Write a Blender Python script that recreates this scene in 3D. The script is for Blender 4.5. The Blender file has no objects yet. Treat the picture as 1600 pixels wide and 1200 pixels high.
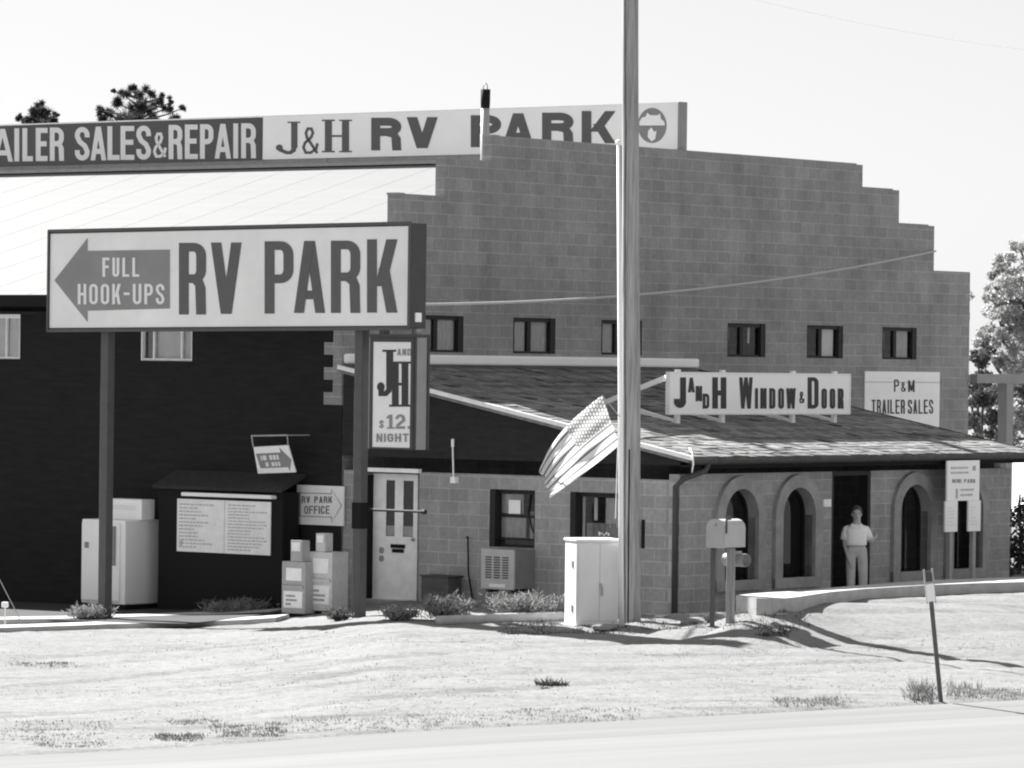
import bpy, bmesh, math, random
import numpy as np
from mathutils import Vector, Matrix, noise as mnoise

random.seed(7)
R = math.radians
S = bpy.context.scene
COL = S.collection

# ------------------------------------------------------------------ camera
F_PX, ROLL, PITCH = 7004.0, 0.01224, 0.00422
CAM = Vector((0, 0, 3.8))
_r0 = Vector((1, 0, 0)); FWD = Vector((0, math.cos(PITCH), -math.sin(PITCH))); _u0 = _r0.cross(FWD)
RIGHT = _r0 * math.cos(ROLL) + _u0 * math.sin(ROLL)
UPV = -_r0 * math.sin(ROLL) + _u0 * math.cos(ROLL)
cd = bpy.data.cameras.new('camera'); cam = bpy.data.objects.new('camera', cd); COL.objects.link(cam)
cd.sensor_width = 36.0; cd.lens = 36.0 * F_PX / 1600.0; cd.clip_start = 0.5; cd.clip_end = 3000
mw = Matrix((RIGHT, UPV, -FWD)).transposed().to_4x4(); mw.translation = CAM
cam.matrix_world = mw
S.camera = cam

# ------------------------------------------------------------------ light
SUN_ELEV = R(38.6)
SUN_TO = Vector((-0.63, 0.777, 0)).normalized()          # horizontal direction towards the sun
w = bpy.data.worlds.new('World'); S.world = w; w.use_nodes = True
nt = w.node_tree; nt.nodes.clear()
sky = nt.nodes.new('ShaderNodeTexSky'); sky.sky_type = 'NISHITA'; sky.sun_disc = False
sky.sun_elevation = SUN_ELEV; sky.sun_rotation = math.atan2(SUN_TO.x, SUN_TO.y)
sky.air_density = 1.0; sky.dust_density = 1.0; sky.ozone_density = 1.0
bw = nt.nodes.new("ShaderNodeSeparateColor"); bg = nt.nodes.new('ShaderNodeBackground'); wo = nt.nodes.new('ShaderNodeOutputWorld')
pw_ = nt.nodes.new('ShaderNodeMath'); pw_.operation = 'POWER'; pw_.inputs[1].default_value = 0.35      # film-like evening-out of the hazy bright sky
ml_ = nt.nodes.new('ShaderNodeMath'); ml_.operation = 'MULTIPLY'; ml_.inputs[1].default_value = 1.38
nt.links.new(sky.outputs[0], bw.inputs[0]); nt.links.new(bw.outputs[0], pw_.inputs[0]); nt.links.new(pw_.outputs[0], ml_.inputs[0]); nt.links.new(ml_.outputs[0], bg.inputs[0]); nt.links.new(bg.outputs[0], wo.inputs[0])
bg.inputs[1].default_value = 0.10
sd = bpy.data.lights.new('sun', 'SUN'); sd.energy = 5.0; sd.angle = R(0.55); sd.color = (1, 0.995, 0.985)
so = bpy.data.objects.new('sun', sd); COL.objects.link(so); so.location = (-30, 120, 60)
sv = Vector((SUN_TO.x * math.cos(SUN_ELEV), SUN_TO.y * math.cos(SUN_ELEV), math.sin(SUN_ELEV)))
so.rotation_euler = (-sv).to_track_quat('-Z', 'Y').to_euler()
S.view_settings.view_transform = 'Standard'; S.view_settings.look = 'None'
S.view_settings.exposure = 1.75; S.view_settings.gamma = 1.0
S.render.engine = 'CYCLES'
S.cycles.filter_width = 2.1
S.cycles.max_bounces = 8

# ------------------------------------------------------------------ frames and picking
TH = 0.903
C0 = Vector((-2.734, 72.67, 0)); VA = 6.77
U = Vector((math.cos(TH), math.sin(TH), 0)); V = Vector((math.sin(TH), -math.cos(TH), 0)); Z = Vector((0, 0, 1))
R1 = TH                    # things facing along V  (local x = u, local y = -v)
R2 = TH - math.pi / 2      # things facing along -U (local x = v, local y = u)
def ray(x, y): return FWD + RIGHT * ((x - 800) / F_PX) + UPV * ((600 - y) / F_PX)
def hit(x, y, p, n):
    d = ray(x, y); return CAM + d * ((p - CAM).dot(n) / d.dot(n))
def at(x, y, Y):
    d = ray(x, y); return CAM + d * (Y / d.y)
def B(u, v, z=0.0): return C0 + U * u + V * v + Z * z
def pu(x, y, u):           # pixel -> (v, z) on the plane u = const
    q = hit(x, y, B(u, 0), U) - C0; return q.dot(V), q.z
def pv(x, y, v):           # pixel -> (u, z) on the plane v = const
    q = hit(x, y, B(0, v), V) - C0; return q.dot(U), q.z
def sstep(a, b, x):
    t = min(1, max(0, (x - a) / (b - a))); return t * t * (3 - 2 * t)
def g(X, Y):               # smooth ground height
    t = max(0.0, -1.5 - X)
    t = t * t / (t + 1.0); z = -0.46 * (1 - math.exp(-t / 1.7)) * sstep(46, 62, Y)
    z -= 0.03 * min(24.0, max(0.0, 66 - Y))
    v = (X - C0.x) * V.x + (Y - C0.y) * V.y
    z += 0.34 * sstep(1.9, 4.6, X) * sstep(7.6, 9.2, v) * (1 - sstep(9.9, 12.2 + 2.6 * sstep(3.8, 7.5, X), v))
    return z
def ghit(x, y):            # first point where the pixel ray meets the ground
    d = ray(x, y); Y = 38.0; last = None
    while Y < 140:
        p = CAM + d * (Y / d.y); e = p.z - g(p.x, p.y)
        if e <= 0:
            if last is None: break
            lo, hi = Y - 0.25, Y
            for i in range(14):
                m = (lo + hi) / 2; p = CAM + d * (m / d.y)
                if p.z - g(p.x, p.y) > 0: lo = m
                else: hi = m
            break
        last = Y; Y += 0.25
    return Vector((p.x, p.y, g(p.x, p.y)))

# ------------------------------------------------------------------ materials (grey values: a black and white photograph)
def mat(name, v, rough=0.85, nz=None, bump=None, spec=0.3, coord='Object', metal=0.0, attr=None, stretch=None):
    m = bpy.data.materials.new(name); m.use_nodes = True
    t = m.node_tree; p = t.nodes['Principled BSDF']
    p.inputs['Roughness'].default_value = rough; p.inputs['Specular IOR Level'].default_value = spec
    p.inputs['Metallic'].default_value = metal
    p.inputs['Base Color'].default_value = (v, v, v, 1)
    tc = t.nodes.new('ShaderNodeTexCoord'); vec = tc.outputs[coord]
    if stretch:
        mp = t.nodes.new('ShaderNodeMapping'); mp.inputs['Scale'].default_value = stretch
        t.links.new(vec, mp.inputs[0]); vec = mp.outputs[0]
    val = None
    if nz:
        sc, amp = nz
        n = t.nodes.new('ShaderNodeTexNoise'); n.inputs['Scale'].default_value = sc; n.inputs['Detail'].default_value = 6
        n.inputs['Roughness'].default_value = 0.62
        t.links.new(vec, n.inputs['Vector'])
        mr = t.nodes.new('ShaderNodeMapRange'); mr.inputs[1].default_value = 0.25; mr.inputs[2].default_value = 0.75
        mr.inputs[3].default_value = v * (1 - amp); mr.inputs[4].default_value = v * (1 + amp)
        t.links.new(n.outputs[0], mr.inputs[0]); val = mr.outputs[0]
    if attr:
        a = t.nodes.new('ShaderNodeAttribute'); a.attribute_name = attr
        mu = t.nodes.new('ShaderNodeMath'); mu.operation = 'MULTIPLY'
        t.links.new(a.outputs['Fac'], mu.inputs[0])
        if val: t.links.new(val, mu.inputs[1])
        else: mu.inputs[1].default_value = v
        val = mu.outputs[0]
    if val: t.links.new(val, p.inputs['Base Color'])
    if bump:
        sc, st = bump[0], bump[1]
        n = t.nodes.new('ShaderNodeTexNoise'); n.inputs['Scale'].default_value = sc; n.inputs['Detail'].default_value = 5
        t.links.new(vec, n.inputs['Vector'])
        b = t.nodes.new('ShaderNodeBump'); b.inputs['Strength'].default_value = st; b.inputs['Distance'].default_value = 0.02
        t.links.new(n.outputs[0], b.inputs['Height']); t.links.new(b.outputs[0], p.inputs['Normal'])
    return m

def block_mat(name, axis, v=0.31):
    m = bpy.data.materials.new(name); m.use_nodes = True
    t = m.node_tree; p = t.nodes['Principled BSDF']; p.inputs['Roughness'].default_value = 0.93
    p.inputs['Specular IOR Level'].default_value = 0.15
    tc = t.nodes.new('ShaderNodeTexCoord'); sx = t.nodes.new('ShaderNodeSeparateXYZ'); cx = t.nodes.new('ShaderNodeCombineXYZ')
    t.links.new(tc.outputs['Object'], sx.inputs[0]); t.links.new(sx.outputs[axis], cx.inputs[0]); t.links.new(sx.outputs[2], cx.inputs[1])
    br = t.nodes.new('ShaderNodeTexBrick'); br.inputs['Scale'].default_value = 1.0
    br.inputs['Brick Width'].default_value = 0.4064; br.inputs['Row Height'].default_value = 0.2032
    br.inputs['Mortar Size'].default_value = 0.011; br.inputs['Mortar Smooth'].default_value = 0.6
    br.inputs['Bias'].default_value = -0.15
    br.inputs['Color1'].default_value = (v * 0.88,) * 3 + (1,); br.inputs['Color2'].default_value = (v * 1.06,) * 3 + (1,)
    br.inputs['Mortar'].default_value = (v * 1.28,) * 3 + (1,)
    t.links.new(cx.outputs[0], br.inputs['Vector'])
    n = t.nodes.new('ShaderNodeTexNoise'); n.inputs['Scale'].default_value = 0.9; n.inputs['Detail'].default_value = 8
    n.inputs['Roughness'].default_value = 0.65
    t.links.new(tc.outputs['Object'], n.inputs['Vector'])
    mr = t.nodes.new('ShaderNodeMapRange'); mr.inputs[1].default_value = 0.3; mr.inputs[2].default_value = 0.7
    mr.inputs[3].default_value = 0.80; mr.inputs[4].default_value = 1.16
    t.links.new(n.outputs[0], mr.inputs[0])
    n2 = t.nodes.new('ShaderNodeTexNoise'); n2.inputs['Scale'].default_value = 14; n2.inputs['Detail'].default_value = 4
    t.links.new(tc.outputs['Object'], n2.inputs['Vector'])
    mr2 = t.nodes.new('ShaderNodeMapRange'); mr2.inputs[1].default_value = 0.3; mr2.inputs[2].default_value = 0.7
    mr2.inputs[3].default_value = 0.9; mr2.inputs[4].default_value = 1.08
    t.links.new(n2.outputs[0], mr2.inputs[0])
    mp = t.nodes.new('ShaderNodeMapping'); mp.inputs['Scale'].default_value = (1.6, 1.6, 0.16)
    n3 = t.nodes.new('ShaderNodeTexNoise'); n3.inputs['Scale'].default_value = 1.3; n3.inputs['Detail'].default_value = 6; n3.inputs['Roughness'].default_value = 0.7
    t.links.new(tc.outputs['Object'], mp.inputs[0]); t.links.new(mp.outputs[0], n3.inputs['Vector'])
    mr3 = t.nodes.new('ShaderNodeMapRange'); mr3.inputs[1].default_value = 0.35; mr3.inputs[2].default_value = 0.65; mr3.inputs[3].default_value = 0.90; mr3.inputs[4].default_value = 1.07
    t.links.new(n3.outputs[0], mr3.inputs[0])
    m3 = t.nodes.new('ShaderNodeMath'); m3.operation = 'MULTIPLY'; t.links.new(mr2.outputs[0], m3.inputs[0]); t.links.new(mr3.outputs[0], m3.inputs[1]); mr2 = m3
    ml = t.nodes.new('ShaderNodeMath'); ml.operation = 'MULTIPLY'
    t.links.new(mr.outputs[0], ml.inputs[0]); t.links.new(mr2.outputs[0], ml.inputs[1])
    vm = t.nodes.new('ShaderNodeVectorMath'); vm.operation = 'SCALE'
    t.links.new(br.outputs['Color'], vm.inputs[0]); t.links.new(ml.outputs[0], vm.inputs['Scale'])
    t.links.new(vm.outputs[0], p.inputs['Base Color'])
    b = t.nodes.new('ShaderNodeBump'); b.inputs['Strength'].default_value = 0.5; b.inputs['Distance'].default_value = 0.006; b.invert = True
    t.links.new(br.outputs['Fac'], b.inputs['Height']); t.links.new(b.outputs[0], p.inputs['Normal'])
    return m

def glass_mat(name, refl=0.10):
    m = bpy.data.materials.new(name); m.use_nodes = True
    t = m.node_tree; t.nodes.clear()
    o = t.nodes.new('ShaderNodeOutputMaterial'); mx = t.nodes.new('ShaderNodeMixShader')
    a = t.nodes.new('ShaderNodeBsdfTransparent'); a.inputs[0].default_value = (0.85, 0.85, 0.85, 1)
    b = t.nodes.new('ShaderNodeBsdfGlossy'); b.inputs['Roughness'].default_value = 0.03
    fr = t.nodes.new('ShaderNodeFresnel'); fr.inputs[0].default_value = 1.5
    n = t.nodes.new('ShaderNodeTexNoise'); n.inputs['Scale'].default_value = 1.7
    bp = t.nodes.new('ShaderNodeBump'); bp.inputs['Strength'].default_value = 0.12; bp.inputs['Distance'].default_value = 0.05
    t.links.new(n.outputs[0], bp.inputs['Height']); t.links.new(bp.outputs[0], b.inputs['Normal'])
    t.links.new(fr.outputs[0], mx.inputs[0]); t.links.new(a.outputs[0], mx.inputs[1]); t.links.new(b.outputs[0], mx.inputs[2])
    t.links.new(mx.outputs[0], o.inputs[0])
    return m

def leaf_mat(name, v, trans=0.45, attr='tone'):
    m = bpy.data.materials.new(name); m.use_nodes = True
    t = m.node_tree; t.nodes.clear()
    o = t.nodes.new('ShaderNodeOutputMaterial'); mx = t.nodes.new('ShaderNodeMixShader'); mx.inputs[0].default_value = trans
    a = t.nodes.new('ShaderNodeBsdfDiffuse'); b = t.nodes.new('ShaderNodeBsdfTranslucent')
    at_ = t.nodes.new('ShaderNodeAttribute'); at_.attribute_name = attr
    mu = t.nodes.new('ShaderNodeMath'); mu.operation = 'MULTIPLY'; mu.inputs[1].default_value = v
    t.links.new(at_.outputs['Fac'], mu.inputs[0])
    t.links.new(mu.outputs[0], a.inputs[0]); t.links.new(mu.outputs[0], b.inputs[0])
    t.links.new(a.outputs[0], mx.inputs[1]); t.links.new(b.outputs[0], mx.inputs[2]); t.links.new(mx.outputs[0], o.inputs[0])
    return m

M = {}
M['blk_x'] = block_mat('concrete_block_long', 0)
M['blk_y'] = block_mat('concrete_block_end', 1)
M['blk_x2'] = block_mat('annex_block_front', 0, 0.35)
M['blk_y2'] = block_mat('annex_block_side', 1, 0.33)
M['cast'] = mat('cast_concrete_trim', 0.31, 0.9, (4, 0.25), (30, 0.2))
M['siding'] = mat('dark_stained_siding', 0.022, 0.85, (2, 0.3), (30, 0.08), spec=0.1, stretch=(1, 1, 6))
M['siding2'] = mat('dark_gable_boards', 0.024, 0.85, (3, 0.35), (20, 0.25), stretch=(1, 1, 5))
M['roofmetal'] = mat('pale_metal_roofing', 0.185, 0.6, (1.2, 0.06), spec=0.1, stretch=(4, 0.4, 1))
M['shingle'] = mat('weathered_shakes', 0.215, 0.8, (9, 0.35), attr='tone', spec=0.1)
M['white'] = mat('white_paint', 0.94, 0.55, (2.5, 0.05))
M['white2'] = mat('weathered_white_paint', 0.90, 0.7, (5, 0.12), (40, 0.1))
M['offwhite'] = mat('off_white_enamel', 0.90, 0.4, (1.5, 0.05))
M['panel'] = mat('sign_plastic_panel', 0.84, 0.35, (0.9, 0.11))
M['panelw'] = mat('sign_white_panel', 0.95, 0.5, (1.3, 0.04))
M['signdark'] = mat('sign_dark_field', 0.10, 0.6, (3, 0.08))
M['ink'] = mat('sign_lettering', 0.115, 0.6, (6, 0.08))
M['inkd'] = mat('sign_black_lettering', 0.045, 0.6, (6, 0.1))
M['inkm'] = mat('sign_grey_lettering', 0.26, 0.6, (6, 0.1))
M['arrow'] = mat('sign_arrow_paint', 0.26, 0.6, (1.6, 0.10))
M['lite'] = mat('sign_light_lettering', 0.80, 0.6)
M['steel'] = mat('painted_steel_post', 0.085, 0.55, (8, 0.15), spec=0.4)
M['box'] = mat('sign_box_side', 0.06, 0.6, (4, 0.12))
M['boxg'] = mat('grey_sign_box', 0.28, 0.55, (4, 0.1))
M['frame'] = mat('dark_window_frame', 0.018, 0.6)
M['dark'] = mat('interior_shade_black', 0.012, 0.9)
M['black'] = mat('black_paint', 0.014, 0.8, spec=0.15)
M['curt'] = mat('window_curtain', 0.36, 0.9, (7, 0.3), stretch=(3, 3, 0.6))
M['drape_refl'] = mat('drape_and_reflection_grey', 0.62, 0.9, (7, 0.25), stretch=(3, 3, 0.8))
M['curtl'] = mat('pale_window_blind', 0.9, 0.9, (3, 0.08))
M['glass'] = glass_mat('window_glass')
M['conc'] = mat('kerb_concrete', 0.44, 0.9, (4, 0.2), (25, 0.3))
M['conc2'] = mat('walk_concrete', 0.6, 0.9, (2, 0.2), (25, 0.3))
M['pole'] = mat('weathered_pole_wood', 0.32, 0.9, (9, 0.5), (14, 0.6), stretch=(3, 3, 0.12))
M['cab'] = mat('grey_cabinet_paint', 0.78, 0.5, (2, 0.06))
M['galv'] = mat('galvanised_steel', 0.38, 0.5, (6, 0.15))
M['news'] = mat('newspaper_box_paint', 0.40, 0.5, (6, 0.15))
M['newsl'] = mat('newspaper_box_pale', 0.60, 0.5, (6, 0.15))
M['paper'] = mat('paper_sheet', 0.88, 0.9, (9, 0.1))
M['skin'] = mat('skin', 0.46, 0.6)
M['hair'] = mat('hair', 0.08, 0.7)
M['shirt'] = mat('white_shirt', 0.95, 0.9, (12, 0.05))
M['pants'] = mat('grey_trousers', 0.55, 0.9, (10, 0.12), (30, 0.2))
M['shoe'] = mat('shoe', 0.10, 0.7)
M['road'] = mat('road_concrete', 0.168, 0.85, (0.8, 0.05), (60, 0.08), stretch=(1, 1, 1))
M['should'] = mat('road_shoulder', 0.155, 0.9, (1.5, 0.12), (40, 0.2))
M['leafd'] = leaf_mat('pine_needles', 0.07, 0.3)
M['leafl'] = leaf_mat('pale_tree_leaves', 0.42, 0.5)
M['leafs'] = leaf_mat('juniper_sprays', 0.26, 0.3)
M['dgrass'] = leaf_mat('dry_grass', 0.17, 0.4)
M['bark'] = mat('bark', 0.09, 0.95, (6, 0.4), (12, 0.6), stretch=(2, 2, 0.4))
M['wire'] = mat('cable_sheath', 0.42, 0.6)
M['rock'] = mat('pale_rock', 0.24, 0.95, (5, 0.25), (9, 0.6))

# ------------------------------------------------------------------ object helpers
def tag(o, label=None, cat=None, group=None, kind=None):
    if label: o['label'] = label
    if cat: o['category'] = cat
    if group: o['group'] = group
    if kind: o['kind'] = kind
    return o
def thing(name, label, cat, loc=(0, 0, 0), rz=0.0, group=None):
    o = bpy.data.objects.new(name, None); COL.objects.link(o)
    o.empty_display_size = 0.2
    o.location = loc; o.rotation_euler = (0, 0, rz)
    return tag(o, label, cat, group)

OFF = (0.0, 0.0, 0.0)         # base point of the thing being built, in its own axes
class MB:
    def __init__(s): s.v = []; s.f = []; s.t = []; s.tone = 1.0; s.mi = []; s.cur = 0
    def add(s, vs, fs):
        b = len(s.v); s.v += [tuple(x) for x in vs]; s.f += [tuple(b + i for i in f) for f in fs]
        s.t += [s.tone] * len(vs); s.mi += [s.cur] * len(fs)
    def box(s, x0, x1, y0, y1, z0, z1, bev=0.0):
        if bev > 0:
            bm = bmesh.new(); bmesh.ops.create_cube(bm, size=1)
            for q in bm.verts: q.co = Vector(((x0 + x1) / 2 + q.co.x * (x1 - x0), (y0 + y1) / 2 + q.co.y * (y1 - y0), (z0 + z1) / 2 + q.co.z * (z1 - z0)))
            bmesh.ops.bevel(bm, geom=bm.edges[:], offset=bev, segments=2, affect='EDGES', profile=0.5)
            bm.verts.index_update(); s.add([q.co[:] for q in bm.verts], [[q.index for q in f.verts] for f in bm.faces]); bm.free(); return
        vs = [(x0, y0, z0), (x1, y0, z0), (x1, y1, z0), (x0, y1, z0), (x0, y0, z1), (x1, y0, z1), (x1, y1, z1), (x0, y1, z1)]
        s.add(vs, [(0, 3, 2, 1), (4, 5, 6, 7), (0, 1, 5, 4), (1, 2, 6, 5), (2, 3, 7, 6), (3, 0, 4, 7)])
    def bar(s, p0, p1, wd, ht, up=(0, 0, 1)):
        p0 = Vector(p0); p1 = Vector(p1); d = (p1 - p0).normalized(); a = d.cross(Vector(up))
        if a.length < 1e-4: a = d.cross(Vector((1, 0, 0)))
        a.normalize(); b = a.cross(d).normalized()
        a *= wd / 2; b *= ht / 2
        vs = [p0 - a - b, p0 + a - b, p0 + a + b, p0 - a + b, p1 - a - b, p1 + a - b, p1 + a + b, p1 - a + b]
        s.add(vs, [(0, 3, 2, 1), (4, 5, 6, 7), (0, 1, 5, 4), (1, 2, 6, 5), (2, 3, 7, 6), (3, 0, 4, 7)])
    def tube(s, pts, r, n=8, cap=True):
        pts = [Vector(p) for p in pts]; rs = r if isinstance(r, (list, tuple)) else [r] * len(pts)
        rings = []; prev = None
        for i, p in enumerate(pts):
            d = (pts[min(i + 1, len(pts) - 1)] - pts[max(i - 1, 0)]).normalized()
            a = prev - d * prev.dot(d) if prev else d.cross(Vector((0.31, 0.2, 1)) if abs(d.z) < 0.95 else Vector((1, 0, 0)))
            if a.length < 1e-5: a = d.orthogonal()
            a.normalize(); b = d.cross(a); prev = a
            rings.append([p + (a * math.cos(2 * math.pi * k / n) + b * math.sin(2 * math.pi * k / n)) * rs[i] for k in range(n)])
        vs = [q for rg in rings for q in rg]; fs = []
        for i in range(len(pts) - 1):
            for k in range(n): fs.append((i * n + k, i * n + (k + 1) % n, (i + 1) * n + (k + 1) % n, (i + 1) * n + k))
        if cap: fs.append(tuple(range(n))[::-1]); fs.append(tuple((len(pts) - 1) * n + k for k in range(n)))
        s.add(vs, fs)
    def prism(s, poly, f0, f1):          # poly: 2-D list, f0/f1: 2-D -> 3-D
        n = len(poly); vs = [f0(*p) for p in poly] + [f1(*p) for p in poly]
        s.add(vs, [tuple(range(n)), tuple(range(2 * n - 1, n - 1, -1))] + [(i, n + i, n + (i + 1) % n, (i + 1) % n) for i in range(n)])
    def ell(s, c, r, n=10, m=7):
        vs = []; fs = []
        for j in range(m + 1):
            a = math.pi * j / m
            for k in range(n):
                b = 2 * math.pi * k / n
                vs.append((c[0] + r[0] * math.sin(a) * math.cos(b), c[1] + r[1] * math.sin(a) * math.sin(b), c[2] + r[2] * math.cos(a)))
        for j in range(m):
            for k in range(n): fs.append((j * n + k, (j + 1) * n + k, (j + 1) * n + (k + 1) % n, j * n + (k + 1) % n))
        s.add(vs, fs)
    def quad(s, a, b, c, d): s.add([a, b, c, d], [(0, 1, 2, 3)])
    def build(s, name, mats, parent=None, smooth=False):
        me = bpy.data.meshes.new(name); me.from_pydata([(a - OFF[0], b - OFF[1], c - OFF[2]) for a, b, c in s.v], [], s.f)
        at_ = me.attributes.new('tone', 'FLOAT', 'POINT'); at_.data.foreach_set('value', s.t)
        for m in (mats if isinstance(mats, (list, tuple)) else [mats]): me.materials.append(m)
        if any(s.mi): me.polygons.foreach_set('material_index', s.mi)
        if smooth: me.polygons.foreach_set('use_smooth', [True] * len(me.polygons))
        me.update()
        o = bpy.data.objects.new(name, me); COL.objects.link(o)
        if parent: o.parent = parent
        return o

def wall(mb, xs0, xs1, top, holes, y0, y1, zb=0.0, swap=False, cutx=(), cutz=()):
    """slab wall between y0 (outer) and y1 with rectangular holes; top(x) = height"""
    xs = sorted(set([xs0, xs1] + [h[0] for h in holes] + [h[1] for h in holes] + list(cutx)))
    zs = sorted(set([zb] + [h[2] for h in holes] + [h[3] for h in holes] + list(cutz)))
    def solid(i, j):
        if i < 0 or j < 0 or i >= len(xs) - 1 or j >= len(zs) - 1: return False
        x = (xs[i] + xs[i + 1]) / 2; z = (zs[j] + zs[j + 1]) / 2
        if z > top(x): return False
        return not any(h[0] < x < h[1] and h[2] < z < h[3] for h in holes)
    P = (lambda x, y, z: (y, x, z)) if swap else (lambda x, y, z: (x, y, z))
    for i in range(len(xs) - 1):
        for j in range(len(zs) - 1):
            if not solid(i, j): continue
            a, b, c, d = xs[i], xs[i + 1], zs[j], zs[j + 1]
            mb.quad(P(a, y0, c), P(b, y0, c), P(b, y0, d), P(a, y0, d)); mb.quad(P(a, y1, c), P(a, y1, d), P(b, y1, d), P(b, y1, c))
            if not solid(i - 1, j): mb.quad(P(a, y0, c), P(a, y0, d), P(a, y1, d), P(a, y1, c))
            if not solid(i + 1, j): mb.quad(P(b, y0, c), P(b, y1, c), P(b, y1, d), P(b, y0, d))
            if not solid(i, j - 1): mb.quad(P(a, y0, c), P(a, y1, c), P(b, y1, c), P(b, y0, c))
            if not solid(i, j + 1): mb.quad(P(a, y0, d), P(b, y0, d), P(b, y1, d), P(a, y1, d))

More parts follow.
